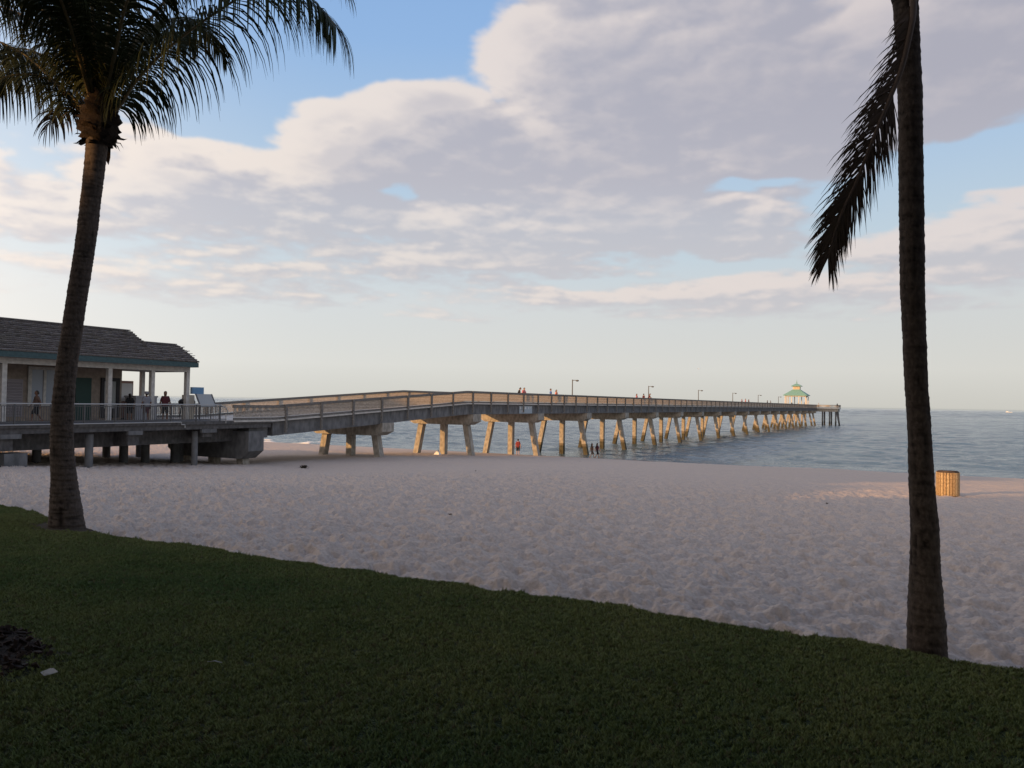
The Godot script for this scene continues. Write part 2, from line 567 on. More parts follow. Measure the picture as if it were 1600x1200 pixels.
func surface(v: PackedVector3Array, n: PackedVector3Array, cols: PackedColorArray, idx: PackedInt32Array, m: Material) -> ArrayMesh:
	var a := []
	a.resize(Mesh.ARRAY_MAX)
	a[Mesh.ARRAY_VERTEX] = v
	a[Mesh.ARRAY_NORMAL] = n
	if cols.size(): a[Mesh.ARRAY_COLOR] = cols
	a[Mesh.ARRAY_INDEX] = idx
	var r := ArrayMesh.new()
	r.add_surface_from_arrays(Mesh.PRIMITIVE_TRIANGLES, a)
	r.surface_set_material(0, m)
	return r


func bare(t: float, s: float) -> float:
	# how bare of grass: round the palms and in the mulch bed
	var b := 0.0
	b = maxf(b, 1.0 - sm(0.28, 0.85, Vector2((t + 11.14) * 0.75, s - 7.5).length() + n_ripple.get_noise_2d(t, s) * 0.15))
	b = maxf(b, 1.0 - sm(0.15, 0.42, Vector2(t + 0.04, s - 7.41).length() + n_ripple.get_noise_2d(t, s) * 0.1))
	b = maxf(b, (1.0 - sm(0.10, 0.55, Vector2((t - 1.0) * 0.6, s - 6.95).length() + n_ripple.get_noise_2d(t, s) * 0.1)) * 0.8)
	b = maxf(b, mulch(t, s))
	return b


func mulch(t: float, s: float) -> float:
	return 1.0 - sm(0.75, 1.0, Vector2((t + 5.75) / 1.05, (s - 2.72) / 0.92).length() + n_ripple.get_noise_2d(t, s) * 0.12)


func lawn_top(t: float, s: float) -> float:
	var e := lawn_edge(t)
	var y := lawn_y(s) + n_sand.get_noise_2d(t * 2.0, s * 2.0) * 0.035 + mulch(t, s) * 0.05
	return y - sm(e - 0.35, e + 0.25, s) * 0.30


func make_lawn() -> void:
	var g := Geo.new()
	var t0 := -24.0
	var t1 := 9.0
	var s0 := 1.0
	var nx := 330
	var nz := 90
	for j in nz + 1:
		for k in nx + 1:
			var t := lerpf(t0, t1, float(k) / nx)
			var s := lerpf(s0, 9.2, float(j) / nz)
			var b := bare(t, s)
			var mu := mulch(t, s)
			var green := Color(0.055, 0.080, 0.026).lerp(Color(0.085, 0.095, 0.035), sm(-0.4, 0.5, n_sand.get_noise_2d(t * 3.0, s * 3.0)))
			var c := green.lerp(Color(0.095, 0.066, 0.047), b * 0.9).lerp(Color(0.020, 0.012, 0.009), mu)
			var e := lawn_edge(t)
			c = c.lerp(Color(0.30, 0.25, 0.20), sm(e - 0.30, e + 0.08, s + n_ripple.get_noise_2d(t, s) * 0.25) * 0.85)
			g.v.append(Vector3(t, lawn_top(t, s), -s))
			g.n.append(Vector3.UP)
			g.c.append(c)
	for j in nz:
		for k in nx:
			var a := j * (nx + 1) + k
			g.i.append_array(PackedInt32Array([a, a + nx + 1, a + nx + 2, a, a + nx + 2, a + 1]))
	structure(put("lawn", g, M.soil), "dark green lawn sloping gently to the sand", "lawn")
	var land := Geo.new()
	land.col = Color(0.035, 0.05, 0.018)
	land.box(Vector3(-400, 3.0, -6.3), Vector3(400, 4.42, 700))
	structure(put("ground", land, M.soil), "land behind the beach", "ground")
	# blades
	var tuft := Geo.new()
	rng.seed = 5
	for k in 9:
		var a := rng.randf() * TAU
		var r := rng.randf() * 0.022
		var p := Vector3(cos(a) * r, -0.012, sin(a) * r)
		var lean := Vector3(rng.randf_range(-1, 1), 0, rng.randf_range(-1, 1)) * 0.022
		var h := rng.randf_range(0.035, 0.065)
		var w := Vector3(cos(a + 1.3), 0, sin(a + 1.3)) * 0.0032
		tuft.col = Color(1, 1, 1) * rng.randf_range(0.75, 1.25)
		var mid := p + lean * 0.35 + Vector3(0, h * 0.6, 0)
		tuft.quad(p - w, mid - w * 0.8, mid + w * 0.8, p + w)
		tuft.tri(mid - w * 0.8, p + lean + Vector3(0, h, 0), mid + w * 0.8)
	var xs: Array[Transform3D] = []
	var cs: Array[Color] = []
	rng.seed = 6
	for k in 250000:
		var t := rng.randf_range(-17.0, 3.2)
		var s := rng.randf_range(2.0, 8.9)
		if t < -2.05 * s - 0.6 or t > 0.14 * s + 0.5 or s < 3.0 + t * 0.28 - 0.6:
			continue
		var e := lawn_edge(t)
		var edge := s - e
		if edge > -0.35 and rng.randf() < sm(-0.35, 0.22, edge) * 1.05 + n_ripple.get_noise_2d(t, s) * 0.5: continue
		if edge > 0.45: continue
		if rng.randf() < bare(t, s) * 1.05: continue
		var y := lawn_top(t, s)
		var tall := rng.randf_range(0.26, 0.60)
		if edge > -0.25 and n_ripple.get_noise_2d(t * 0.6, s * 0.6) > 0.18: tall *= rng.randf_range(1.3, 2.5)
		var b := Basis(Vector3.UP, rng.randf() * TAU).rotated(Vector3.RIGHT, rng.randf_range(-0.25, 0.25)).scaled(Vector3(1.1, tall, 1.1))
		xs.append(Transform3D(b, Vector3(t, y, -s)))
		var f := clampf(0.5 + 0.5 * n_sand.get_noise_2d(t * 5.0, s * 5.0) + 0.6 * n_sand.get_noise_2d(t * 1.3 + 20.0, s * 1.3) + 0.25 * sm(-1.5, 0.0, edge), 0.0, 1.2)
		var c := Color(0.085, 0.135, 0.038).lerp(Color(0.175, 0.195, 0.062), f)
		if rng.randf() < 0.06: c = Color(0.13, 0.11, 0.05)
		cs.append(c * rng.randf_range(0.75, 1.25))
	multi("grass", tuft.mesh(M.grass), xs, cs, "short green lawn grass with a ragged edge", "grass")
	# bark chips in the bed at the lower left
	var chip := Geo.new()
	chip.cbox(Vector3.ZERO, Vector3(0.045, 0.009, 0.02))
	xs = []
	cs = []
	for k in 2200:
		var t := rng.randf_range(-7.2, -4.2)
		var s := rng.randf_range(1.6, 4.0)
		if mulch(t, s) < 0.35: continue
		var b := Basis(Vector3(rng.randf() - 0.5, rng.randf() - 0.5, rng.randf() - 0.5).normalized(), rng.randf() * 3.0).scaled(Vector3.ONE * rng.randf_range(0.5, 1.5))
		xs.append(Transform3D(b, Vector3(t, lawn_top(t, s) + 0.012, -s)))
		cs.append(Color(0.026, 0.016, 0.012) * rng.randf_range(0.5, 1.6) if rng.randf() > 0.02 else Color(0.30, 0.27, 0.23))
	multi("bark_chips", chip.mesh(M.chip), xs, cs, "dark bark chips in the planting bed", "bark chips")


func multi(called: String, mesh: Mesh, xs: Array[Transform3D], cs: Array[Color], label: String, category: String, parent: Node = null) -> void:
	var mm := MultiMesh.new()
	mm.transform_format = MultiMesh.TRANSFORM_3D
	mm.use_colors = cs.size() > 0
	mm.mesh = mesh
	mm.instance_count = xs.size()
	for k in xs.size():
		mm.set_instance_transform(k, xs[k])
		if cs.size(): mm.set_instance_color(k, cs[k])
	var o := MultiMeshInstance3D.new()
	o.multimesh = mm
	o.name = numbered(called) if parent == null else child_name(parent, called)
	if parent == null: add_child(o)
	else: parent.add_child(o, true)
	if parent == null: tag(o, label, category, "", "stuff")
	else: o.set_meta("kind", "stuff")


func make_sea() -> void:
	var na := noise(FastNoiseLite.TYPE_SIMPLEX_SMOOTH, 0.10, 3, 201)
	var nb := noise(FastNoiseLite.TYPE_SIMPLEX_SMOOTH, 0.035, 2, 202)
	var nc := noise(FastNoiseLite.TYPE_SIMPLEX_SMOOTH, 0.32, 2, 203)
	var nd := noise(FastNoiseLite.TYPE_SIMPLEX_SMOOTH, 0.018, 3, 204)
	var rows := []
	var s := 76.0
	while s < 5000.0:
		rows.append(s)
		s += maxf(0.26, (s - 60.0) * 0.0055)
	while s < 30000.0:
		rows.append(s)
		s *= 1.25
	rows.append(30000.0)
	var us := [-8.0, -3.0, -1.2, -0.5, -0.2, -0.06]
	for k in 521: us.append(k / 520.0)
	for k in [1.06, 1.3, 1.8, 3.0, 6.0, 12.0]: us.append(k)
	var nx := us.size()
	var g := Geo.new()
	for j in rows.size():
		s = rows[j]
		var amp := 1.0
		if s > 5000: amp = 0.0
		amp *= 0.35 + 0.65 * sm(84, 108, s)
		for u in us:
			var t := lerpf(-1.86 * s - 8.0, 0.22 * s + 12.0, u)
			var y := 0.0
			if amp > 0.0 and u > -0.1 and u < 1.1:
				var a := na.get_noise_2d(t * 0.55, s * 1.5)
				var b := nb.get_noise_2d(t * 0.5, s * 1.4)
				y = (a * 0.21 * (1.0 - sm(300, 900, s)) + b * 0.26) * amp
				y += nc.get_noise_2d(t * 0.6, s * 1.3) * 0.12 * amp * (1.0 - sm(150, 400, s))
				y += nd.get_noise_2d(t * 0.5, s) * amp * sm(200, 1500, s) * 2.6
				y += 0.10 * amp * pow(maxf(0.0, sin((s + nb.get_noise_2d(t, s * 0.3) * 30.0) * 0.42)), 3.0)
			g.v.append(Vector3(t, y, -s))
	for j in rows.size():
		for k in nx:
			var a := g.v[j * nx + mini(k + 1, nx - 1)] - g.v[j * nx + maxi(k - 1, 0)]
			var b := g.v[mini(j + 1, rows.size() - 1) * nx + k] - g.v[maxi(j - 1, 0) * nx + k]
			var c := a.cross(b).normalized()
			g.n.append(c if c.y > 0 else -c)
			g.c.append(Color.WHITE)
	for j in rows.size() - 1:
		for k in nx - 1:
			var a := j * nx + k
			g.i.append_array(PackedInt32Array([a, a + nx, a + nx + 1, a, a + nx + 1, a + 1]))
	structure(put("sea", g, M.sea), "choppy grey blue sea reaching the horizon", "sea")

func make_foam() -> void:
	var g := Geo.new()
	var nf := noise(FastNoiseLite.TYPE_SIMPLEX, 0.12, 4, 301)
	for line in [[88.8, 0.30, 0.0], [94.0, 0.25, 50.0]]:
		var t := -190.0
		while t < -80.0:
			var w: float = line[1] * (nf.get_noise_2d(t * 1.2, line[2]) * 1.6 + 0.35)
			var w2: float = line[1] * (nf.get_noise_2d((t + 0.4) * 1.2, line[2]) * 1.6 + 0.35)
			var s0: float = line[0] + nf.get_noise_2d(t * 0.25, line[2] + 7.0) * 2.2
			var s1: float = line[0] + nf.get_noise_2d((t + 0.4) * 0.25, line[2] + 7.0) * 2.2
			if w > 0.01 and w2 > 0.01:
				g.hexa([Vector3(t, -0.1, -s0 + w), Vector3(t + 0.4, -0.1, -s1 + w2), Vector3(t + 0.4, -0.1, -s1 - w2), Vector3(t, -0.1, -s0 - w), Vector3(t, w * 0.35, -s0 + w * 0.6), Vector3(t + 0.4, w2 * 0.35, -s1 + w2 * 0.6), Vector3(t + 0.4, w2 * 0.5, -s1 - w2 * 0.3), Vector3(t, w * 0.5, -s0 - w * 0.3)])
			t += 0.4
	tag(put("sea_foam", g, M.white), "broken white foam along the edge of the sea", "foam", "", "stuff")

# ------------------------------------------------------------------ pier

func deck_y(s: float) -> float:      # underside of the slab edge
	return 5.0 + 1.26 * clampf((s - 39.5) / (64.0 - 39.5), 0, 1)


func rail_y(s: float) -> float:
	return lerpf(6.06, 7.5, clampf((s - 39.5) / (64.0 - 39.5), 0, 1))


func sweep(g: Geo, t0: float, t1: float, lo: float, hi: float, stations: Array, top := false) -> void:
	# a beam along the pier between two stations after another, from lo to hi above the slab's underside (or below the rail's top)
	for k in stations.size() - 1:
		var a: float = stations[k]
		var b: float = stations[k + 1]
		var ya := rail_y(a) if top else deck_y(a)
		var yb := rail_y(b) if top else deck_y(b)
		g.hexa([Vector3(t0, ya + lo, -a), Vector3(t1, ya + lo, -a), Vector3(t1, yb + lo, -b), Vector3(t0, yb + lo, -b),
			Vector3(t0, ya + hi, -a), Vector3(t1, ya + hi, -a), Vector3(t1, yb + hi, -b), Vector3(t0, yb + hi, -b)])


func pile(parent: Node, top: Vector3, bottom: Vector3, m: Material, w := 0.55) -> void:
	var g := Geo.new()
	# dark growth up to the splash line where the pile stands in the sea
	var wet := bottom.z < -84.0
	var cuts := [0.0, 1.0]
	if wet:
		var f := (top.y - 1.15) / (top.y - bottom.y)
		cuts = [0.0, f - 0.06, f, 1.0]
	for k in cuts.size() - 1:
		var a := top.lerp(bottom, cuts[k])
		var b := top.lerp(bottom, cuts[k + 1])
		g.col = Color.WHITE if not wet or k == 0 else (Color(0.5, 0.47, 0.40) if k == 1 else Color(0.22, 0.22, 0.17))
		var h := w / 2
		g.hexa([b + Vector3(-h, 0, h), b + Vector3(h, 0, h), b + Vector3(h, 0, -h), b + Vector3(-h, 0, -h), a + Vector3(-h, 0, h), a + Vector3(h, 0, h), a + Vector3(h, 0, -h), a + Vector3(-h, 0, -h)])
	put("pile", g, m, parent)


func cap_shape(s: float, y1: float, depth: float, width: float, chamfer := 0.35) -> Geo:
	var g := Geo.new()
	var a := -s + width / 2
	var b := -s - width / 2
	var y0 := y1 - depth
	var l := FAR_T - 0.02
	var r := NEAR_T + 0.02
	# bevelled towards both lower ends
	g.hexa([Vector3(l, y0 + chamfer, a), Vector3(r, y0 + chamfer, a), Vector3(r, y0 + chamfer, b), Vector3(l, y0 + chamfer, b), Vector3(l, y1, a), Vector3(r, y1, a), Vector3(r, y1, b), Vector3(l, y1, b)])
	g.hexa([Vector3(l + 0.7, y0, a), Vector3(r - 0.7, y0, a), Vector3(r - 0.7, y0, b), Vector3(l + 0.7, y0, b), Vector3(l, y0 + chamfer, a), Vector3(r, y0 + chamfer, a), Vector3(r, y0 + chamfer, b), Vector3(l, y0 + chamfer, b)])
	return g


func make_pier() -> void:
	var p := thing("fishing_pier", "long concrete fishing pier with battered piles running out to sea", "pier")
	var stations := [39.5]
	for k in 8: stations.append(lerpf(39.5, 64.0, (k + 1) / 8.0))
	var s := 64.0
	while s < 313.0:
		s += 12.5
		stations.append(minf(s, 313.5))
	var flat := [36.0, 39.5]
	var all := flat.slice(0, 1) + stations
	var g := Geo.new()
	sweep(g, FAR_T - 0.06, NEAR_T + 0.06, 0.0, 0.10, all)
	put("deck_slab", g, M.slab, p)
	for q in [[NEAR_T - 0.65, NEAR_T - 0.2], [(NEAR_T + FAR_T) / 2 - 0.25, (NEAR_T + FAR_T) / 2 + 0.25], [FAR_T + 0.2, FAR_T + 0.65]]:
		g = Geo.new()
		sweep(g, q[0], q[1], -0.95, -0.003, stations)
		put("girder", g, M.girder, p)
	# railings: posts a quarter bay apart on both edges
	for side in 2:
		var edge := NEAR_T if side == 0 else FAR_T
		var o := -1.0 if side == 0 else 1.0
		g = Geo.new()
		sweep(g, edge + minf(0, o * 0.16), edge + maxf(0, o * 0.16), -0.17, 0.0, all, true)
		put("top_rail", g, M.rail, p)
		g = Geo.new()
		sweep(g, edge + minf(0.02 * o, o * 0.08), edge + maxf(0.02 * o, o * 0.08), 0.115, 0.27, all)
		put("bottom_rail", g, M.rail, p)
		s = 66.5 - 0.12 * BAY - BAY / 4 * 8
		while s < 313.6:
			if s > 38.0:
				g = Geo.new()
				var x0 := edge - o * 0.02
				var x1 := edge - o * 0.13
				g.box(Vector3(minf(x0, x1), deck_y(s) - 0.80, -s - 0.09), Vector3(maxf(x0, x1), rail_y(s) - 0.01, -s + 0.09))
				put("railing_post", g, M.rail, p)
			s += BAY / 4
		g = Geo.new()
		s = 36.05
		while s < 313.4:
			var y0 := deck_y(s) + 0.3
			var y1 := rail_y(s) - 0.16
			var x := edge + o * 0.05
			var w := 0.022
			g.quad(Vector3(x - w, y0, -s + w), Vector3(x - w, y1, -s + w), Vector3(x + w, y1, -s + w), Vector3(x + w, y0, -s + w))
			g.quad(Vector3(x + w, y0, -s + w), Vector3(x + w, y1, -s + w), Vector3(x + w, y1, -s - w), Vector3(x + w, y0, -s - w))
			g.quad(Vector3(x + w, y0, -s - w), Vector3(x + w, y1, -s - w), Vector3(x - w, y1, -s - w), Vector3(x - w, y0, -s - w))
			g.quad(Vector3(x - w, y0, -s - w), Vector3(x - w, y1, -s - w), Vector3(x - w, y1, -s + w), Vector3(x - w, y0, -s + w))
			s += 0.105
		put("pickets", g, M.picket, p, "stuff")
	# bents
	for n in 21:
		var sc := 66.5 + (n - 2) * BAY - 0.75
		if n == 20: sc = 311.5
		var y1 := deck_y(sc + 0.6) - 0.93
		if n == 0: y1 = deck_y(sc) - 0.6
		var depth := 1.02 if n > 0 else 1.75
		g = cap_shape(sc, y1, depth, 1.5 if n else 1.3, 0.32 if n else 0.5)
		put("pile_cap", g, M.girder if n == 0 else M.concrete, p)
		for k in 3:
			var t: float = [NEAR_T - 1.15, (NEAR_T + FAR_T) / 2, FAR_T + 1.15][k]
			var yb := beach_y(t, sc) - 0.8
			var splay: float = [0.2, 0.0, -0.2][k] * (y1 - depth - yb)
			pile(p, Vector3(t, y1 - depth + 0.05, -sc), Vector3(t + splay, yb, -sc), M.concrete)
	# block where the ramp leaves the entrance deck
	g = Geo.new()
	g.box(Vector3(NEAR_T - 1.3, 3.95, -39.2), Vector3(NEAR_T - 0.35, 4.95, -37.6))
	put("bearing_block", g, M.girder, p)
	# platform across the end
	var e := 313.5
	g = Geo.new()
	g.box(Vector3(-53.5, 6.0, -e - 8.0), Vector3(-30.6, 6.4, -e))
	put("end_platform", g, M.slab, p)
	g = Geo.new()
	g.box(Vector3(-53.0, 5.0, -e - 7.8), Vector3(-31.0, 5.997, -e - 0.3))
	put("end_beam", g, M.concrete, p)
	g = Geo.new()
	var runs := [[Vector3(NEAR_T, 0, -e), Vector3(-30.7, 0, -e)], [Vector3(-30.7, 0, -e), Vector3(-30.7, 0, -e - 7.9)], [Vector3(-30.7, 0, -e - 7.9), Vector3(-53.4, 0, -e - 7.9)], [Vector3(-53.4, 0, -e - 7.9), Vector3(-53.4, 0, -e)], [Vector3(-53.4, 0, -e), Vector3(FAR_T, 0, -e)]]
	for r in runs:
		var a: Vector3 = r[0]
		var b: Vector3 = r[1]
		g.bar(a + Vector3(0, 7.42, 0), b + Vector3(0, 7.42, 0), 0.15, 0.15, Vector3.UP)
		g.bar(a + Vector3(0, 6.6, 0), b + Vector3(0, 6.6, 0), 0.12, 0.06, Vector3.UP)
	put("end_railing", g, M.rail, p)
	g = Geo.new()
	for r in runs:
		var a: Vector3 = r[0]
		var b: Vector3 = r[1]
		var m := int(a.distance_to(b) / 0.12)
		for k in m:
			var q := a.lerp(b, (k + 0.5) / m)
			g.bar(q + Vector3(0, 6.55, 0), q + Vector3(0, 7.4, 0), 0.05, 0.05)
	put("end_pickets", g, M.picket, p, "stuff")
	for q in [[-36.2, -e - 1.0, 0.0], [-33.8, -e - 1.0, 0.0], [-31.7, -e - 1.0, 0.0], [-31.5, -e - 2.0, 1.4], [-36.2, -e - 7, 0.0], [-33.8, -e - 7, 0.0], [-31.6, -e - 7.0, 0.8], [-47.5, -e - 1.0, 0.0], [-50.0, -e - 1.0, 0.0], [-52.5, -e - 1.0, 0.0]]:
		pile(p, Vector3(q[0], 5.1, q[1]), Vector3(q[0] + q[2], -2.0, q[1]), M.girder, 0.5)
	# pale board painted with faint marks, on the girder above the third bay
	var sg := thing("painted_sign", "pale blue grey sign board with faded marks on pier girder", "sign", Vector3(NEAR_T - 0.19, 5.75, -76.3))
	g = Geo.new()
	g.box(Vector3(0, -0.40, -1.5), Vector3(0.03, 0.40, 1.5))
	put("board", g, M.sign_pale, sg)
	g = Geo.new()
	rng.seed = 77
	for row in 2:
		var z := 1.35
		while z > (-1.3 if row == 0 else 0.3):
			var y := 0.30 - row * 0.34
			if rng.randf() < 0.75:
				g.box(Vector3(0.032, y - 0.24, z - 0.05), Vector3(0.036, y, z))
			if rng.randf() < 0.6:
				g.box(Vector3(0.032, y - 0.06 - 0.18 * (rng.randi() % 2), z - 0.2), Vector3(0.0365, y - 0.18 * 0, z - 0.053))
			z -= 0.27
	put("lettering", g, M.white, sg)


func make_lamps() -> void:
	var proto: Node3D = null
	var k := 0
	var words := ["on the stretch of pier nearest the beach", "behind the three people in red", "third from the beach", "fourth from the beach", "fifth from the beach", "last before the gazebo"]
	for s in [88.9, 118.0, 147.2, 175.7, 204.0, 233.1]:
		var l: Node3D
		var label: String = "thin grey lamp post with short arm, " + words[k]
		if proto == null:
			l = thing("pier_lamp", label, "lamp", Vector3.ZERO, 0, "lamp posts along the pier")
			var g := Geo.new()
			g.tube([Vector3(0, 0, 0), Vector3(0, 2.95, 0)], [0.075, 0.06], 8)
			put("pole", g, M.steel, l)
			g = Geo.new()
			g.tube([Vector3(0, 2.85, 0), Vector3(0.35, 2.88, 0), Vector3(0.5, 2.86, 0)], [0.04, 0.04, 0.035], 6)
			put("arm", g, M.steel, l)
			g = Geo.new()
			g.ball(Vector3(0.62, 2.82, 0), Vector3(0.22, 0.11, 0.15))
			put("lamp_head", g, M.steel, l)
			proto = l
		else:
			l = proto.duplicate()
			l.name = numbered("pier_lamp")
			add_child(l)
			tag(l, label, "lamp", "lamp posts along the pier")
		l.position = Vector3(NEAR_T - 0.3, deck_y(s) + 0.14, -s)
		k += 1


func hip(g: Geo, c: Vector3, a: float, b: float, h: float) -> void:
	# a square roof from half width a up to half width b, with a thin edge
	for k in 4:
		var r := Basis(Vector3.UP, k * PI / 2)
		g.quad(c + r * Vector3(-a, 0, a), c + r * Vector3(-b, h, b), c + r * Vector3(b, h, b), c + r * Vector3(a, 0, a))
		g.quad(c + r * Vector3(-a, -0.18, a), c + r * Vector3(-a, 0, a), c + r * Vector3(a, 0, a), c + r * Vector3(a, -0.18, a))
	g.quad(c + Vector3(-b, h, b), c + Vector3(-b, h, -b), c + Vector3(b, h, -b), c + Vector3(b, h, b))
	g.quad(c + Vector3(-a, -0.18, a), c + Vector3(a, -0.18, a), c + Vector3(a, -0.18, -a), c + Vector3(-a, -0.18, -a))


func make_gazebo() -> void:
	var z := thing("gazebo", "open square gazebo with green hipped roof and cupola at pier end", "gazebo", Vector3(-41.75, 6.4, -290))
	var g := Geo.new()
	hip(g, Vector3(0, 4.15, 0), 3.9, 1.1, 2.0)
	put("roof", g, M.gaz_roof, z)
	g = Geo.new()
	for k in 4:
		var r := Basis(Vector3.UP, k * PI / 2)
		g.bar(r * Vector3(-3.3, 3.82, 3.3), r * Vector3(3.1, 3.82, 3.3), 0.28, 0.16, Vector3.UP)
	put("beam", g, M.cream, z)
	for q in [[-1, 1], [1, 1], [1, -1], [-1, -1], [-0.35, 1], [0.35, 1], [-0.35, -1], [0.35, -1], [1, 0.3], [-1, 0.3]]:
		g = Geo.new()
		g.box(Vector3(q[0] * 3.3 - 0.13, 0, q[1] * 3.3 - 0.13), Vector3(q[0] * 3.3 + 0.13, 3.7, q[1] * 3.3 + 0.13))
		put("post", g, M.cream, z)
	g = Geo.new()
	g.box(Vector3(-1.1, 6.1, -1.1), Vector3(1.1, 7.35, 1.1))
	var cup := put("cupola", g, M.gaz_cream, z)
	for k in 4:
		g = Geo.new()
		var r := Basis(Vector3.UP, k * PI / 2)
		for q in 3:
			g.bar(r * Vector3(-0.85, 6.45 + q * 0.27, 1.12), r * Vector3(0.85, 6.45 + q * 0.27, 1.12), 0.07, 0.05, Vector3.UP)
		put("louver", g, M.slat_tan, cup)
	g = Geo.new()
	hip(g, Vector3(0, 7.35, 0), 1.65, 0.12, 0.85)
	put("cupola_roof", g, M.gaz_roof, z)
	g = Geo.new()
	g.tube([Vector3(0, 8.2, 0), Vector3(0, 8.5, 0), Vector3(0, 8.62, 0), Vector3(0, 8.8, 0), Vector3(0, 9.5, 0)], [0.12, 0.1, 0.2, 0.08, 0.03], 8)
	put("finial", g, M.gaz_roof, z)

# ------------------------------------------------------------------ entrance deck and building

func make_entrance() -> void:
	var d := thing("entrance_deck", "raised boardwalk deck on round posts at the foot of pier", "deck")
	var g := Geo.new()
	g.box(Vector3(-58, 4.90, -39.3), Vector3(NEAR_T, 5.08, -9))
	put("deck_slab", g, M.deck_beam, d)
	g = Geo.new()
	g.box(Vector3(-57.9, 4.62, -39.2), Vector3(NEAR_T - 0.08, 4.897, -9.2))
	put("edge_beam", g, M.deck_beam, d)
	for q in [[-22.4, 1.3], [-29.2, 0.9], [-34.2, 1.1]]:
		g = Geo.new()
		g.box(Vector3(-57.5, 3.85 if q[0] > -30 else 4.15, q[0] - 0.35), Vector3(NEAR_T - 0.25, 4.617, q[0] + 0.35))
		put("cross_beam", g, M.deck_beam, d)
		g = Geo.new()
		g.box(Vector3(NEAR_T - 0.26, 4.40, q[0] - q[1] / 2), Vector3(NEAR_T - 0.06, 4.617, q[0] + q[1] / 2))
		put("bearing_plate", g, M.girder, d)
	g = Geo.new()
	g.box(Vector3(-46.5, 3.75, -38.2), Vector3(-39.5, 4.617, -12))
	put("long_beam", g, M.deck_beam, d)
	for q in [[-38.6, -26.8, 0.2], [-38.7, -33.6, 0.18], [-43, -26.8, 0.22], [-43, -32.1, 0.25], [-43, -33.6, 0.25], [-43, -35.8, 0.28], [-43.6, -36.6, 0.28], [-50, -26, 0.25], [-50, -31.2, 0.25], [-50, -36, 0.25], [-50, -38.6, 0.25], [-43, -20, 0.25], [-50, -20, 0.25]]:
		g = Geo.new()
		var y := beach_y(q[0], -q[1]) - 0.5
		g.tube([Vector3(q[0], y, q[1]), Vector3(q[0], 4.5 if q[0] > -39 else 3.9, q[1])], [q[2], q[2]], 14)
		put("support_post", g, M.girder, d)
	g = Geo.new()
	g.box(Vector3(-39.4, 2.2, -23.5), Vector3(-38.4, 3.7, -22.4))
	put("footing_block", g, M.girder, d)
	# metal railing with a pale round rail
	g = Geo.new()
	g.tube([Vector3(NEAR_T, 6.05, -9), Vector3(NEAR_T, 6.06, -34.6), Vector3(NEAR_T, 6.02, -35.0), Vector3(NEAR_T, 5.86, -35.35), Vector3(NEAR_T, 5.6, -35.5)], [0.035, 0.035, 0.035, 0.035, 0.035], 8)
	put("hand_rail", g, M.white_pipe, d)
	g = Geo.new()
	g.box(Vector3(NEAR_T - 0.02, 5.17, -35.4), Vector3(NEAR_T + 0.02, 5.22, -9))
	g.box(Vector3(NEAR_T - 0.02, 5.93, -35.3), Vector3(NEAR_T + 0.02, 5.97, -9))
	put("rail_frame", g, M.steel, d)
	var z := -34.9
	while z < -9:
		g = Geo.new()
		g.box(Vector3(NEAR_T - 0.035, 5.08, z - 0.035), Vector3(NEAR_T + 0.035, 6.03, z + 0.035))
		put("railing_post", g, M.steel, d)
		z += 1.75
	g = Geo.new()
	z = -34.8
	while z < -12:
		g.bar(Vector3(NEAR_T, 5.2, z), Vector3(NEAR_T, 5.94, z), 0.022, 0.022)
		z += 0.125
	put("balusters", g, M.steel, d, "stuff")
	g = Geo.new()
	g.tube([Vector3(NEAR_T + 0.06, 5.05, -9), Vector3(NEAR_T + 0.06, 5.06, -32.0), Vector3(NEAR_T + 0.06, 5.04, -32.05), Vector3(NEAR_T + 0.06, 4.92, -32.05), Vector3(NEAR_T + 0.06, 4.90, -32.3), Vector3(NEAR_T + 0.06, 4.72, -32.32)], [0.03, 0.03, 0.03, 0.03, 0.03, 0.03], 8)
	put("conduit_pipe", g, M.white_pipe, d)
	g = Geo.new()
	g.tube([Vector3(NEAR_T + 0.06, 5.5, -35.3), Vector3(NEAR_T + 0.06, 4.95, -35.32)], [0.03, 0.03], 6)
	put("conduit_pipe", g, M.white_pipe, d)


const EAVE_Y := 8.62
const SLOPE := 0.5625


func shakes(s0: float, s1: float, ridge_t: float, seed_: int) -> Geo:
	var g := Geo.new()
	rng.seed = seed_
	var run := -40.3 - ridge_t
	var length := run * sqrt(1 + SLOPE * SLOPE)
	var dn := Vector3(1, -SLOPE, 0).normalized()       # down the slope
	var up := Vector3(SLOPE, 1, 0).normalized()
	var courses := int(length / 0.225)
	for c in courses:
		var top := Vector3(ridge_t, EAVE_Y + run * SLOPE, 0) + dn * (c * length / courses)
		var s := s0 - rng.randf() * 0.2
		var row_shade := rng.randf_range(0.66, 0.82) if c % 2 == 0 else rng.randf_range(1.05, 1.32)  # shadow lines under the butts, put into the colour of alternate courses
		while s < s1:
			var w := minf(rng.randf_range(0.12, 0.30), s1 + rng.randf() * 0.05 - s)
			if w < 0.04: break
			var l := length / courses + rng.randf_range(0.04, 0.06)
			var th := rng.randf_range(0.075, 0.115)
			var f := row_shade * rng.randf_range(0.72, 1.22)
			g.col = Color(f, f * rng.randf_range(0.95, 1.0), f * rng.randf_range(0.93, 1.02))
			var a := top + Vector3(0, 0, -s) + up * 0.035
			var b := top + dn * l + Vector3(0, 0, -s) + up * (0.035 + 0.01)
			var zz := Vector3(0, 0, -(w - 0.012))
			var at := a + up * 0.01
			var bt := b + up * th
			g.quad(at, at + zz, bt + zz, bt)
			g.quad(b, bt, bt + zz, b + zz)
			g.quad(a, at, bt, b)
			g.quad(a + zz, b + zz, bt + zz, at + zz)
			s += w
	return g


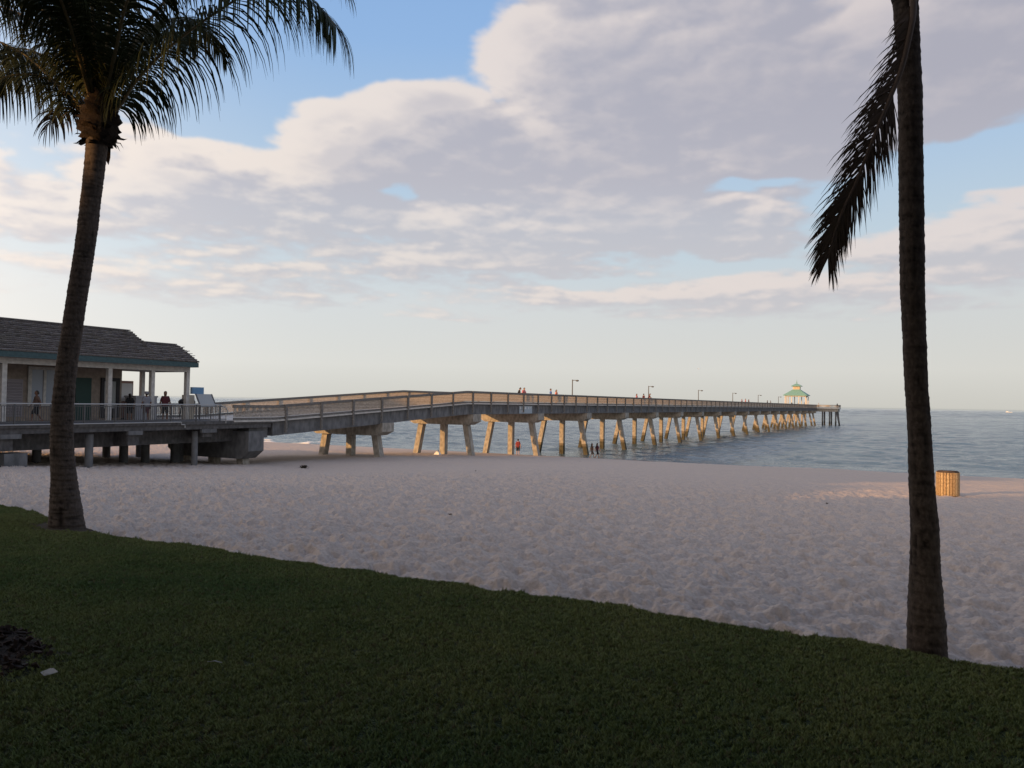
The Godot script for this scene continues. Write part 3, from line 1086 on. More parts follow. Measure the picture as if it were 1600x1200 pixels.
func roof_slab(s0: float, s1: float, ridge_t: float, back_t: float) -> Geo:
	var g := Geo.new()
	var f := Vector3(-40.3, EAVE_Y, 0)
	var r := Vector3(ridge_t, EAVE_Y + (-40.3 - ridge_t) * SLOPE, 0)
	var b := Vector3(back_t, r.y - (ridge_t - back_t) * SLOPE, 0)
	var a := Vector3(0, 0, -s0)
	var c := Vector3(0, 0, -s1)
	var dn := Vector3(0, -0.16, 0)
	g.quad(f + a, r + a, r + c, f + c)
	g.quad(r + a, b + a, b + c, r + c)
	g.quad(f + a + dn, f + c + dn, r + c + dn, r + a + dn)
	g.quad(r + a + dn, r + c + dn, b + c + dn, b + a + dn)
	g.quad(f + c, r + c, r + c + dn, f + c + dn)
	g.quad(r + c, b + c, b + c + dn, r + c + dn)
	g.quad(f + a, f + c, f + c + dn, f + a + dn)
	g.quad(b + a, b + a + dn, b + c + dn, b + c)
	# gable wall
	g.tri(f + c + Vector3(-0.3, -0.17, 0.25), r + c + Vector3(0, -0.17, 0.25), b + c + Vector3(0.3, -0.17, 0.25))
	return g


func make_building() -> void:
	var b := thing("pier_shop", "low pier shop with grey shake roof and open columned porch", "building")
	var g := roof_slab(8, 32.6, -43.5, -46.7)
	var roof := put("roof", g, M.roof_under, b)
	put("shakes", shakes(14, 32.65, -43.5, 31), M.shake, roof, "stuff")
	g = Geo.new()
	g.bar(Vector3(-43.5, 10.50, -12), Vector3(-43.5, 10.50, -32.6), 0.06, 0.34, Vector3.UP)
	put("ridge_cap", g, M.shake, roof)
	var low := put("porch_roof", roof_slab(32.6, 35.05, -42.25, -44.2), M.roof_under, b)
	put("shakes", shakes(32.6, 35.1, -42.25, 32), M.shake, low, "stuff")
	g = Geo.new()
	g.bar(Vector3(-42.25, 9.79, -32.6), Vector3(-42.25, 9.79, -35.0), 0.06, 0.3, Vector3.UP)
	put("ridge_cap", g, M.shake, low)
	g = Geo.new()
	rng.seed = 9
	for k in 5:      # shakes that have come loose at the gable end
		var y := 9.55 - k * 0.13
		g.bar(Vector3(-41.9 + k * 0.24, y, -34.9), Vector3(-41.75 + k * 0.24, y + rng.randf_range(-0.02, 0.1), -35.25), 0.18, 0.03, Vector3.RIGHT)
	put("loose_shake", g, M.shake, low)
	g = Geo.new()
	g.box(Vector3(-40.32, 8.33, -35.05), Vector3(-40.25, 8.62, -9))
	g.box(Vector3(-44.2, 8.33, -35.10), Vector3(-40.25, 8.60, -35.053))
	put("fascia", g, M.teal, b)
	g = Geo.new()
	g.box(Vector3(-41.13, 8.03, -34.98), Vector3(-40.85, 8.33, -9))
	put("porch_beam", g, M.cream, b)
	g = Geo.new()
	g.box(Vector3(-44.1, 8.03, -34.9), Vector3(-43.85, 8.33, -31.9))
	g.box(Vector3(-43.84, 8.035, -34.95), Vector3(-41.14, 8.33, -34.7))
	put("back_beam", g, M.cream, b)
	g = Geo.new()
	g.box(Vector3(-43.2, 8.335, -34.7), Vector3(-40.33, 8.38, -9))
	put("porch_ceiling", g, M.cream, b)
	for s in [34.87, 32.35, 29.55, 26.75, 23.75, 20.9]:
		g = Geo.new()
		g.box(Vector3(-41.11, 5.08, -s - 0.12), Vector3(-40.87, 8.03, -s + 0.12))
		put("porch_post", g, M.cream, b)
	for s in [34.0]:
		g = Geo.new()
		g.box(Vector3(-44.09, 5.08, -s - 0.12), Vector3(-43.86, 8.03, -s + 0.12))
		put("porch_post", g, M.cream, b)
	g = Geo.new()
	g.box(Vector3(-46.4, 5.08, -32.0), Vector3(-43.2, 8.6, -9))
	var wall := put("wall", g, M.stucco, b)
	# openings on the porch wall
	var face := -43.19
	g = Geo.new()
	g.box(Vector3(face, 5.3, -26.05), Vector3(face + 0.05, 7.3, -25.15))
	var sh := put("shutter_panel", g, M.shutter, b)
	for k in 12:
		g = Geo.new()
		g.bar(Vector3(face + 0.06, 5.42 + k * 0.15, -25.98), Vector3(face + 0.06, 5.42 + k * 0.15, -25.22), 0.09, 0.03, Vector3(0.5, 1, 0))
		put("slat", g, M.shutter, sh)
	var fr := Geo.new()
	fr.box(Vector3(face, 7.85, -28.1), Vector3(face + 0.09, 8.0, -26.3))
	fr.box(Vector3(face, 5.9, -28.1), Vector3(face + 0.09, 6.03, -26.3))
	fr.box(Vector3(face, 6.03, -26.5), Vector3(face + 0.088, 7.85, -26.3))
	fr.box(Vector3(face, 6.03, -27.3), Vector3(face + 0.086, 7.85, -27.15))
	fr.box(Vector3(face, 6.03, -28.1), Vector3(face + 0.088, 7.85, -27.95))
	var w := put("window", fr, M.cream, b)
	for q in [[-27.15, -26.5], [-27.95, -27.3]]:
		g = Geo.new()
		g.box(Vector3(face, 6.03, q[0]), Vector3(face + 0.03, 7.85, q[1]))
		put("pane", g, M.pane, w)
	g = Geo.new()
	g.box(Vector3(face, 5.08, -30.0), Vector3(face + 0.05, 7.5, -29.05))
	var door := put("door", g, M.dark_green, b)
	g = Geo.new()
	g.ball(Vector3(face + 0.1, 6.1, -29.15), Vector3(0.04, 0.04, 0.04))
	put("handle", g, M.steel, door)
	fr = Geo.new()
	fr.box(Vector3(face, 7.35, -31.8), Vector3(face + 0.1, 7.55, -30.6))
	fr.box(Vector3(face, 5.2, -31.8), Vector3(face + 0.098, 5.75, -30.6))
	fr.box(Vector3(face, 5.75, -30.8), Vector3(face + 0.096, 7.35, -30.6))
	fr.box(Vector3(face, 5.75, -31.8), Vector3(face + 0.096, 7.35, -31.6))
	w = put("notice_case", fr, M.dark, b)
	g = Geo.new()
	g.box(Vector3(face, 5.75, -31.6), Vector3(face + 0.03, 7.35, -30.8))
	put("pane", g, M.panel_grey, w)
	# things standing on the deck
	var o := thing("vending_cabinet", "tall reddish cabinet standing past the end wall of pier shop", "cabinet", Vector3(-44.4, 5.08, -32.95))
	g = Geo.new()
	g.box(Vector3(-0.4, 0.08, -0.45), Vector3(0.4, 2.35, 0.45))
	put("body", g, M.pink_box, o)
	g = Geo.new()
	g.box(Vector3(0.401, 1.1, -0.38), Vector3(0.43, 2.2, 0.38))
	put("front_panel", g, M.white, o)
	g = Geo.new()
	g.box(Vector3(-0.36, 0, -0.4), Vector3(0.36, 0.077, 0.4))
	put("plinth", g, M.dark, o)
	o = thing("storage_chest", "pale grey box chest beside reddish cabinet on the deck", "chest", Vector3(-43.0, 5.08, -33.2))
	g = Geo.new()
	g.box(Vector3(-0.5, 0, -0.75), Vector3(0.5, 1.35, 0.75))
	put("body", g, M.grey_box, o)
	g = Geo.new()
	g.box(Vector3(-0.54, 1.353, -0.79), Vector3(0.54, 1.45, 0.79))
	put("lid", g, M.grey_box, o)
	o = thing("barrel_grill", "low dark rounded barbecue standing near the corner porch post", "barbecue", Vector3(-41.8, 5.08, -35.6))
	g = Geo.new()
	g.ball(Vector3(0, 1.1, 0), Vector3(0.35, 0.26, 0.62), 8, 12)
	put("drum", g, M.dark, o)
	for q in [-0.4, 0.4]:
		g = Geo.new()
		g.tube([Vector3(-0.2, 0, q), Vector3(0, 1.0, q)], [0.03, 0.03], 6)
		g.tube([Vector3(0.2, 0, q), Vector3(0, 1.0, q)], [0.03, 0.03], 6)
		put("leg", g, M.steel, o)
	o = thing("blue_sign", "bright blue board above cream box by the corner porch post", "sign", Vector3(-41.6, 5.08, -36.1))
	g = Geo.new()
	g.box(Vector3(-0.1, 1.62, -0.55), Vector3(0.1, 2.05, 0.35))
	put("board", g, M.sign_blue, o)
	g = Geo.new()
	g.box(Vector3(-0.25, 0, 0.3), Vector3(0.25, 1.55, 0.85))
	put("cream_box", g, M.gaz_cream, o)
	g = Geo.new()
	g.tube([Vector3(0, 0, -0.3), Vector3(0, 1.63, -0.3)], [0.04, 0.04], 6)
	put("pole", g, M.steel, o)
	o = thing("info_panel", "slanted grey information panel standing just outside the porch", "panel", Vector3(-40.4, 5.08, -35.9))
	g = Geo.new()
	g.hexa([Vector3(0.25, 0.85, 0.75), Vector3(0.3, 0.85, 0.75), Vector3(0.3, 0.85, -0.55), Vector3(0.25, 0.85, -0.55), Vector3(-0.2, 1.62, 0.75), Vector3(-0.15, 1.62, 0.75), Vector3(-0.15, 1.62, -0.55), Vector3(-0.2, 1.62, -0.55)])
	put("board", g, M.panel_grey, o)
	g = Geo.new()
	for q in [[0.75, 0.68], [-0.48, -0.55]]:
		g.hexa([Vector3(0.3, 0.84, q[0]), Vector3(0.33, 0.84, q[0]), Vector3(0.33, 0.84, q[1]), Vector3(0.3, 0.84, q[1]), Vector3(-0.15, 1.63, q[0]), Vector3(-0.12, 1.63, q[0]), Vector3(-0.12, 1.63, q[1]), Vector3(-0.15, 1.63, q[1])])
	put("frame", g, M.steel, o)
	for q in [0.5, -0.35]:
		g = Geo.new()
		g.tube([Vector3(0, 0, q), Vector3(0, 1.2, q)], [0.035, 0.035], 6)
		put("leg", g, M.steel, o)

# ------------------------------------------------------------------ palms

func spline(l: Array, u: float) -> Vector3:
	var n := l.size() - 1
	var x := clampf(u, 0, 1) * n
	var k := mini(int(x), n - 1)
	var f := x - k
	var a: Vector3 = l[maxi(k - 1, 0)]
	var b: Vector3 = l[k]
	var c: Vector3 = l[k + 1]
	var d: Vector3 = l[mini(k + 2, n)]
	return b.cubic_interpolate(c, a, d, f)


func trunk(pts: Array, radii: Array, seed_: int, scars: Array) -> Geo:
	var g := Geo.new()
	rng.seed = seed_
	var rn := noise(FastNoiseLite.TYPE_SIMPLEX, 1.0, 3, seed_)
	var length := 0.0
	for k in pts.size() - 1: length += (pts[k] as Vector3).distance_to(pts[k + 1])
	var m := int(length / 0.016)
	var sides := 28
	var ring := 0.0
	var ring_len := 0.07
	var tilt := 0.0
	for j in m + 1:
		var u := float(j) / m
		# control points are nearly evenly spaced in parameter, so place along them by index
		var p := spline(pts, u)
		var q := u * (radii.size() - 1)
		var k := mini(int(q), radii.size() - 2)
		var r := lerpf(radii[k], radii[k + 1], q - k)
		ring += 0.016
		if ring > ring_len:
			ring = 0.0
			ring_len = rng.randf_range(0.032, 0.12)
			tilt = rng.randf_range(-0.3, 0.3)
		for s in sides:
			var a := TAU * s / sides
			var o := Vector3(cos(a), 0, sin(a))
			var f := ring / ring_len + tilt * sin(a + tilt * 20.0)
			f = f - floorf(f)
			var lip := 0.042 * (1.0 - f) * (1.0 - f)
			var ns := rn.get_noise_3d(o.x * 2.4, p.y * 3.0, o.z * 2.4)
			var ns2 := rn.get_noise_3d(o.x * 9, p.y * 16.0, o.z * 9)
			var rr := r * (1.0 + lip + ns * 0.05 + ns2 * 0.03)
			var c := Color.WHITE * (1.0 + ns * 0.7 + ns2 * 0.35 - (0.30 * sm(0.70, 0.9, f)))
			for sc in scars:
				var dd: float = Vector2(wrapf(a - sc[0], -PI, PI) * r / sc[2], (p.y - sc[1]) / sc[3]).length() + ns2 * 0.5
				if dd < 1.0:
					rr -= 0.016 * (1.0 - dd)
					c = c.lerp(Color(0.16, 0.14, 0.13), sm(1.0, 0.5, dd))
			c.a = 1.0
			g.v.append(p + o * rr)
			g.n.append(o)
			g.c.append(c)
	var nv := PackedVector3Array()
	nv.resize(g.v.size())
	for j in m + 1:
		for s in sides:
			var a := g.v[j * sides + (s + 1) % sides] - g.v[j * sides + (s + sides - 1) % sides]
			var b := g.v[mini(j + 1, m) * sides + s] - g.v[maxi(j - 1, 0) * sides + s]
			var c := b.cross(a).normalized()
			nv[j * sides + s] = c if c.dot(g.n[j * sides + s]) > 0 else -c
	g.n = nv
	for j in m:
		for s in sides:
			var a := j * sides + s
			var b := j * sides + (s + 1) % sides
			g.i.append_array(PackedInt32Array([a, b + sides, a + sides, a, b, b + sides]))
	return g


# one frond: a rachis along the points, with leaflets down both sides
func frond(parent: Node, pts: Array, leaf_len: float, droop: float, leaf_mat: Material, seed_: int, step := 0.032, sweep_dir := Vector3.ZERO, raggedness := 0.12, width := 0.029, withered := false) -> void:
	rng.seed = seed_
	var g := Geo.new()
	var rp := []
	var rr := []
	var length := 0.0
	for k in 41:
		rp.append(spline(pts, k / 40.0))
		rr.append(lerpf(0.034, 0.005, pow(k / 40.0, 0.7)))
		if k: length += (rp[k] as Vector3).distance_to(rp[k - 1])
	g.tube(rp, rr, 6)
	var f := put("frond", g, M.dry_leaf if withered else M.rachis, parent)
	g = Geo.new()
	var n := int(length * 0.9 / step)
	for k in n:
		var u := 0.10 + 0.90 * k / n
		var p := spline(pts, u)
		var tan_ := (spline(pts, minf(u + 0.02, 1)) - spline(pts, maxf(u - 0.02, 0))).normalized()
		var side := tan_.cross(Vector3.UP)
		if withered: side = tan_.cross(Vector3(-0.46, 0, -0.88))
		if side.length() < 0.15: side = tan_.cross(Vector3(0.3, 0.2, 1))
		side = side.normalized()
		var up := side.cross(tan_).normalized()
		for q in [-1.0, 1.0]:
			if rng.randf() < raggedness: continue
			if withered and u < 0.42 and side.x * q > 0: continue
			var l := leaf_len * (0.50 + 0.50 * sin(PI * pow(clampf(0.06 + 0.90 * u, 0, 1), 0.8))) * (0.62 + 0.38 * sm(0.1, 0.4, u)) * rng.randf_range(0.8, 1.15)
			var d: Vector3 = (side * q * 0.80 + tan_ * (lerpf(0.35, 0.85, u) if not withered else lerpf(0.75, 1.75, u) * rng.randf_range(0.6, 1.5)) + up * rng.randf_range(0.05, 0.35) + Vector3(rng.randf_range(-0.12, 0.12), rng.randf_range(-0.12, 0.12), rng.randf_range(-0.12, 0.12))).normalized()
			var w := width * rng.randf_range(0.8, 1.1)
			var a := p
			var steps := 5
			var wd: Vector3 = d.cross(up).normalized()
			var tone := rng.randf_range(0.7, 1.3)
			g.col = Color(tone * 1.0, tone, tone * 0.9)
			if leaf_mat == M.leaf and rng.randf() < 0.10: g.col = Color(2.4, 1.3, 1.0) * tone * 0.8
			var base := g.v.size()
			var dr := droop * rng.randf_range(0.75, 1.25)
			for e in steps + 1:
				var x := float(e) / steps
				var ww := w * (0.5 + 0.5 * minf(x * 5.0, 1.0)) * (1.0 - pow(x, 2.2) * 0.93)
				var nrm := wd.cross(d).normalized()
				g.v.append(a - wd * ww / 2); g.v.append(a + wd * ww / 2)
				g.n.append(nrm); g.n.append(nrm)
				var tip := g.col if x < 0.8 else g.col.lerp(Color(1.8, 1.2, 0.9) * tone, 0.5)
				g.c.append(tip); g.c.append(tip)
				d = (d + Vector3(0, -dr * (0.35 + x) / steps * 2.2, 0) + sweep_dir * (0.35 + x) / steps).normalized()
				wd = (wd - d * wd.dot(d)).normalized()
				a += d * l / steps
			for e in steps:
				var b := base + e * 2
				g.i.append_array(PackedInt32Array([b, b + 2, b + 3, b, b + 3, b + 1]))
	put("leaflets", g, leaf_mat, f)


func V(x: float, y: float, z: float) -> Vector3:
	return Vector3(x, y, z)


func make_palms() -> void:
	var base := V(-11.14, 4.47, -7.43)
	var p := thing("palm_tree", "leaning coconut palm with full dark crown, left of the lawn", "palm tree")
	var tl := [V(-11.14, 4.40, -7.43), V(-11.155, 4.80, -7.415), V(-11.185, 5.25, -7.39), V(-11.21, 5.77, -7.36), V(-11.205, 6.30, -7.35), V(-11.165, 6.84, -7.36), V(-11.095, 7.38, -7.38), V(-11.03, 7.91, -7.40), V(-10.95, 8.45, -7.425), V(-10.89, 8.98, -7.445), V(-10.84, 9.51, -7.46), V(-10.79, 10.05, -7.475), V(-10.74, 10.58, -7.48)]
	put("trunk", trunk(tl, [0.27, 0.218, 0.172, 0.152, 0.143, 0.139, 0.138, 0.135, 0.135, 0.136, 0.135, 0.142, 0.15], 3, [[0.9, 4.75, 0.03, 0.22], [1.5, 4.68, 0.025, 0.16], [0.3, 4.72, 0.02, 0.12]]), M.bark, p)
	# fibrous leaf bases below the crown
	var g := Geo.new()
	rng.seed = 8
	var c0 := V(-10.77, 10.12, -7.48)
	var rn := noise(FastNoiseLite.TYPE_SIMPLEX, 3.0, 3, 4)
	var rows := 26
	var sides := 24
	for j in rows + 1:
		var y := j * 0.036
		for s in sides:
			var a := TAU * s / sides
			var o := V(cos(a), 0, sin(a))
			var r := (0.155 + 0.085 * sm(0.0, 0.2, y) - 0.10 * sm(0.40, 0.9, y)) * (1.0 + 0.6 * rn.get_noise_3d(o.x, y * 3.0, o.z))
			g.v.append(c0 + o * r + V(0.05 * y, y, 0))
			g.n.append(o)
			var tone := 1.0 + 1.2 * rn.get_noise_3d(o.x * 3, y * 8.0, o.z * 3)
			g.c.append(Color(tone, tone, tone))
	for j in rows:
		for s in sides:
			var a := j * sides + s
			var b := j * sides + (s + 1) % sides
			g.i.append_array(PackedInt32Array([a, b + sides, a + sides, a, b, b + sides]))
	put("crown_shaft", g, M.fibre, p)
	for k in 26:
		g = Geo.new()
		var a := rng.randf() * TAU
		var o := V(cos(a), 0, sin(a))
		var q := c0 + o * 0.19 + V(0, rng.randf_range(0.02, 0.42), 0)
		var w := V(-sin(a), 0, cos(a)) * rng.randf_range(0.04, 0.10)
		var tip := q + o * rng.randf_range(0.06, 0.16) + V(0, rng.randf_range(-0.22, 0.16), 0)
		var tone := rng.randf_range(0.5, 1.5)
		g.col = Color(tone, tone, tone)
		g.quad(q - w, tip - w * 0.5, tip + w * 0.5, q + w)
		g.tri(tip - w * 0.5, tip + o * 0.05 + V(0, rng.randf_range(-0.1, 0.03), 0), tip + w * 0.5)
		put("leaf_base", g, M.fibre, p)
	var fronds := [
		[V(-10.63, 10.59, -7.54), V(-10.49, 10.71, -7.61), V(-10.20, 11.02, -7.64), V(-9.71, 11.47, -7.78), V(-8.95, 11.89, -7.94), V(-8.26, 12.14, -8.07), V(-7.67, 12.02, -8.15), V(-7.30, 11.74, -8.24), V(-7.06, 11.46, -8.26)],
		[V(-10.88, 10.52, -7.41), V(-11.12, 10.67, -7.40), V(-11.80, 11.29, -7.36), V(-12.68, 11.86, -7.34), V(-13.81, 12.28, -7.19), V(-14.87, 12.08, -6.97), V(-15.57, 11.20, -6.86)],
		[V(-10.73, 10.66, -7.49), V(-10.67, 11.31, -7.50), V(-10.62, 12.05, -7.51), V(-10.61, 13.10, -7.71), V(-10.41, 14.08, -8.02), V(-9.98, 14.61, -8.46)],
		[V(-10.79, 10.66, -7.45), V(-10.97, 11.44, -7.45), V(-11.32, 12.28, -7.36), V(-11.84, 13.04, -7.18), V(-12.54, 13.46, -6.92), V(-13.21, 13.16, -6.57)],
		[V(-10.84, 10.61, -7.43), V(-11.37, 11.38, -7.47), V(-12.13, 12.13, -7.39), V(-13.14, 12.60, -7.19), V(-14.27, 12.68, -6.94), V(-15.34, 12.07, -6.73)],
		[V(-10.67, 10.66, -7.52), V(-10.69, 11.44, -7.83), V(-10.62, 12.25, -8.18), V(-10.30, 13.10, -8.66), V(-9.82, 13.73, -9.24), V(-9.22, 13.87, -9.89), V(-8.63, 13.30, -10.33)],
		[V(-10.75, 10.75, -7.47), V(-10.38, 11.94, -7.06), V(-9.93, 12.95, -6.65), V(-9.38, 13.41, -6.24), V(-8.78, 13.28, -5.84)],
		[V(-10.75, 10.75, -7.47), V(-11.58, 12.03, -7.91), V(-12.46, 13.02, -8.32), V(-13.33, 13.52, -8.76), V(-14.10, 13.16, -9.16)],
		[V(-10.84, 10.70, -7.43), V(-10.35, 11.56, -6.70), V(-9.94, 12.09, -6.01), V(-9.46, 12.25, -5.36), V(-9.08, 12.0, -4.90)],
		[V(-10.86, 10.56, -7.42), V(-12.12, 11.46, -7.87), V(-13.27, 12.19, -8.15), V(-14.50, 12.58, -8.40), V(-15.53, 12.23, -8.55)],
		[V(-10.67, 10.71, -7.52), V(-11.27, 11.83, -8.30), V(-11.78, 12.80, -9.14), V(-11.85, 13.29, -9.99), V(-11.73, 12.94, -10.63)],
		[V(-10.79, 10.71, -7.45), V(-10.36, 11.69, -6.76), V(-9.82, 12.31, -6.07), V(-9.31, 12.65, -5.55), V(-8.87, 12.50, -5.12)],
		[V(-10.88, 10.52, -7.41), V(-11.31, 10.91, -7.40), V(-11.85, 11.25, -7.34), V(-12.47, 11.36, -7.23), V(-13.12, 11.21, -7.13), V(-13.57, 10.74, -7.01)],
		[V(-10.79, 10.66, -7.45), V(-10.77, 11.13, -7.23), V(-10.91, 11.67, -6.92), V(-11.18, 12.10, -6.53), V(-11.70, 12.30, -6.14), V(-12.21, 11.98, -5.78)],
		[V(-10.75, 10.71, -7.47), V(-11.07, 11.53, -7.62), V(-11.36, 12.48, -7.90), V(-11.41, 13.34, -8.19), V(-11.32, 14.02, -8.56), V(-10.98, 14.25, -8.96)],
		[V(-10.79, 10.71, -7.45), V(-11.61, 11.65, -7.68), V(-12.64, 12.55, -7.91), V(-13.80, 13.30, -8.07), V(-14.91, 13.59, -8.16), V(-15.74, 13.20, -8.19)],
		[V(-10.71, 10.71, -7.50), V(-10.28, 11.37, -7.37), V(-9.86, 11.95, -7.23), V(-9.41, 12.38, -7.23), V(-8.83, 12.53, -7.31), V(-8.30, 12.31, -7.48)],
		[V(-10.71, 10.66, -7.50), V(-11.18, 11.49, -8.13), V(-11.66, 12.34, -8.88), V(-11.96, 12.92, -9.61), V(-11.96, 12.98, -10.17)]]
	for k in fronds.size():
		frond(p, fronds[k], 1.20 if k == 0 else 0.87, 2.3 if k == 0 else 1.7, M.leaf, 300 + k, 0.0165 if k == 0 else 0.021, V(0.03, 0, 0))
	frond(p, [V(-10.96, 10.49, -7.37), V(-11.20, 10.67, -7.35), V(-11.44, 10.72, -7.34), V(-11.64, 10.64, -7.35), V(-11.74, 10.42, -7.30)], 0.5, 1.4, M.dry_leaf, 350, 0.03)

	var r := thing("palm_tree", "slim palm with one withered frond hanging down, right of the lawn", "palm tree")
	var tr := [V(-0.04, 4.42, -7.41), V(-0.05, 4.80, -7.395), V(-0.06, 5.16, -7.38), V(-0.065, 5.54, -7.37), V(-0.09, 5.93, -7.35), V(-0.105, 6.32, -7.33), V(-0.13, 6.71, -7.31), V(-0.145, 7.10, -7.295), V(-0.16, 7.49, -7.275), V(-0.165, 7.88, -7.26), V(-0.172, 8.27, -7.25), V(-0.178, 8.66, -7.235), V(-0.185, 9.05, -7.215), V(-0.20, 9.44, -7.195), V(-0.22, 9.83, -7.18), V(-0.23, 10.22, -7.165)]
	put("trunk", trunk(tr, [0.158, 0.138, 0.116, 0.104, 0.093, 0.087, 0.086, 0.087, 0.091, 0.092, 0.092, 0.091, 0.091, 0.089, 0.095, 0.10], 13, [[1.45, 5.42, 0.02, 0.07], [1.9, 5.36, 0.012, 0.16], [2.25, 5.43, 0.012, 0.12], [2.7, 5.30, 0.012, 0.07], [1.2, 5.62, 0.01, 0.08], [2.0, 5.66, 0.012, 0.05]]), M.bark, r)
	g = Geo.new()
	g.tube([V(-0.22, 9.80, -7.18), V(-0.22, 10.0, -7.17), V(-0.23, 10.25, -7.16), V(-0.23, 10.6, -7.16)], [0.10, 0.15, 0.15, 0.06], 14)
	put("crown_shaft", g, M.fibre, r)
	frond(r, [V(-0.17, 10.02, -7.14), V(-0.16, 9.67, -7.01), V(-0.17, 9.49, -6.93), V(-0.23, 9.15, -6.85), V(-0.31, 8.88, -6.76), V(-0.41, 8.58, -6.66), V(-0.53, 8.23, -6.61), V(-0.62, 8.01, -6.57), V(-0.68, 7.82, -6.54), V(-0.72, 7.64, -6.52)], 0.44, 0.42, M.dry_leaf, 401, 0.0055, V(-0.06, -0.16, 0.02), 0.12, 0.0115, true)
	var c := V(-0.23, 10.45, -7.16)
	for k in 9:
		var a := k * TAU / 9.0 + 0.3
		var o := V(cos(a), 0, sin(a))
		frond(r, [c, c + o * 0.5 + V(0, 0.75, 0), c + o * 1.15 + V(0, 1.25, 0), c + o * 1.9 + V(0, 1.40, 0), c + o * 2.55 + V(0, 1.2, 0)], 0.5, 0.5, M.leaf, 420 + k, 0.03)

# ------------------------------------------------------------------ people

func capsules(bones: Array, cell: float, k: float, m: Material) -> ArrayMesh:
	# surface nets round tapered capsules [from, to, radius, radius] joined by a smooth minimum
	var lo := Vector3.INF
	var hi := -Vector3.INF
	for b in bones:
		for e in 2:
			var r: Vector3 = Vector3.ONE * (b[2 + e] + cell * 2.5)
			lo = lo.min(b[e] - r)
			hi = hi.max(b[e] + r)
	var n := Vector3i((hi - lo) / cell) + Vector3i.ONE * 2
	var f := PackedFloat32Array()
	f.resize(n.x * n.y * n.z)
	f.fill(9.0)
	for b in bones:
		var p: Vector3 = b[0]
		var d: Vector3 = b[1] - p
		var l2 := maxf(d.length_squared(), 1e-9)
		var ra: float = b[2]
		var rb: float = b[3]
		var reach := maxf(ra, rb) + cell * 2.5 + k
		var a := Vector3i(((p.min(b[1]) - Vector3.ONE * reach - lo) / cell).floor()).clamp(Vector3i.ZERO, n - Vector3i.ONE)
		var z := Vector3i(((p.max(b[1]) + Vector3.ONE * reach - lo) / cell).ceil()).clamp(Vector3i.ZERO, n - Vector3i.ONE)
		for x in range(a.x, z.x + 1):
			for y in range(a.y, z.y + 1):
				var at := (x * n.y + y) * n.z
				for w in range(a.z, z.z + 1):
					var q := lo + Vector3(x, y, w) * cell - p
					var t := clampf(q.dot(d) / l2, 0, 1)
					var dist := (q - d * t).length() - lerpf(ra, rb, t)
					var old := f[at + w]
					var h := maxf(k - absf(dist - old), 0.0) / k
					f[at + w] = minf(dist, old) - h * h * k * 0.25
	var ids := {}
	var v := PackedVector3Array()
	var nn := PackedVector3Array()
	var cr := [[0, 1], [2, 3], [4, 5], [6, 7], [0, 2], [1, 3], [4, 6], [5, 7], [0, 4], [1, 5], [2, 6], [3, 7]]
	for x in n.x - 1:
		for y in n.y - 1:
			for z in n.z - 1:
				var at := (x * n.y + y) * n.z + z
				var e := [f[at], f[at + 1], f[at + n.z], f[at + n.z + 1], f[at + n.y * n.z], f[at + n.y * n.z + 1], f[at + n.y * n.z + n.z], f[at + n.y * n.z + n.z + 1]]
				var neg := 0
				for q in 8:
					if e[q] < 0: neg += 1
				if neg == 0 or neg == 8: continue
				var s := Vector3.ZERO
				var cnt := 0
				for ed in cr:
					var ea: float = e[ed[0]]
					var eb: float = e[ed[1]]
					if (ea < 0) != (eb < 0):
						var t := ea / (ea - eb)
						var pa := Vector3(ed[0] >> 2, (ed[0] >> 1) & 1, ed[0] & 1)
						var pb := Vector3(ed[1] >> 2, (ed[1] >> 1) & 1, ed[1] & 1)
						s += pa.lerp(pb, t)
						cnt += 1
				ids[at] = v.size()
				v.append(lo + (Vector3(x, y, z) + s / cnt) * cell)
				nn.append(Vector3(e[4] + e[5] + e[6] + e[7] - e[0] - e[1] - e[2] - e[3], e[2] + e[3] + e[6] + e[7] - e[0] - e[1] - e[4] - e[5], e[1] + e[3] + e[5] + e[7] - e[0] - e[2] - e[4] - e[6]).normalized())
	var idx := PackedInt32Array()
	var st := [n.y * n.z, n.z, 1]
	for at in ids:
		for ax in 3:
			var far: int = at + st[ax]
			if far >= f.size() or (f[at] < 0) == (f[far] < 0): continue
			var b1: int = st[(ax + 1) % 3]
			var b2: int = st[(ax + 2) % 3]
			if not (ids.has(at - b1) and ids.has(at - b2) and ids.has(at - b1 - b2)): continue
			var q := [ids[at], ids[at - b1], ids[at - b1 - b2], ids[at - b2]]
			if f[at] < 0:
				idx.append_array(PackedInt32Array([q[0], q[2], q[1], q[0], q[3], q[2]]))
			else:
				idx.append_array(PackedInt32Array([q[0], q[1], q[2], q[0], q[2], q[3]]))
	return surface(v, nn, PackedColorArray(), idx, m)


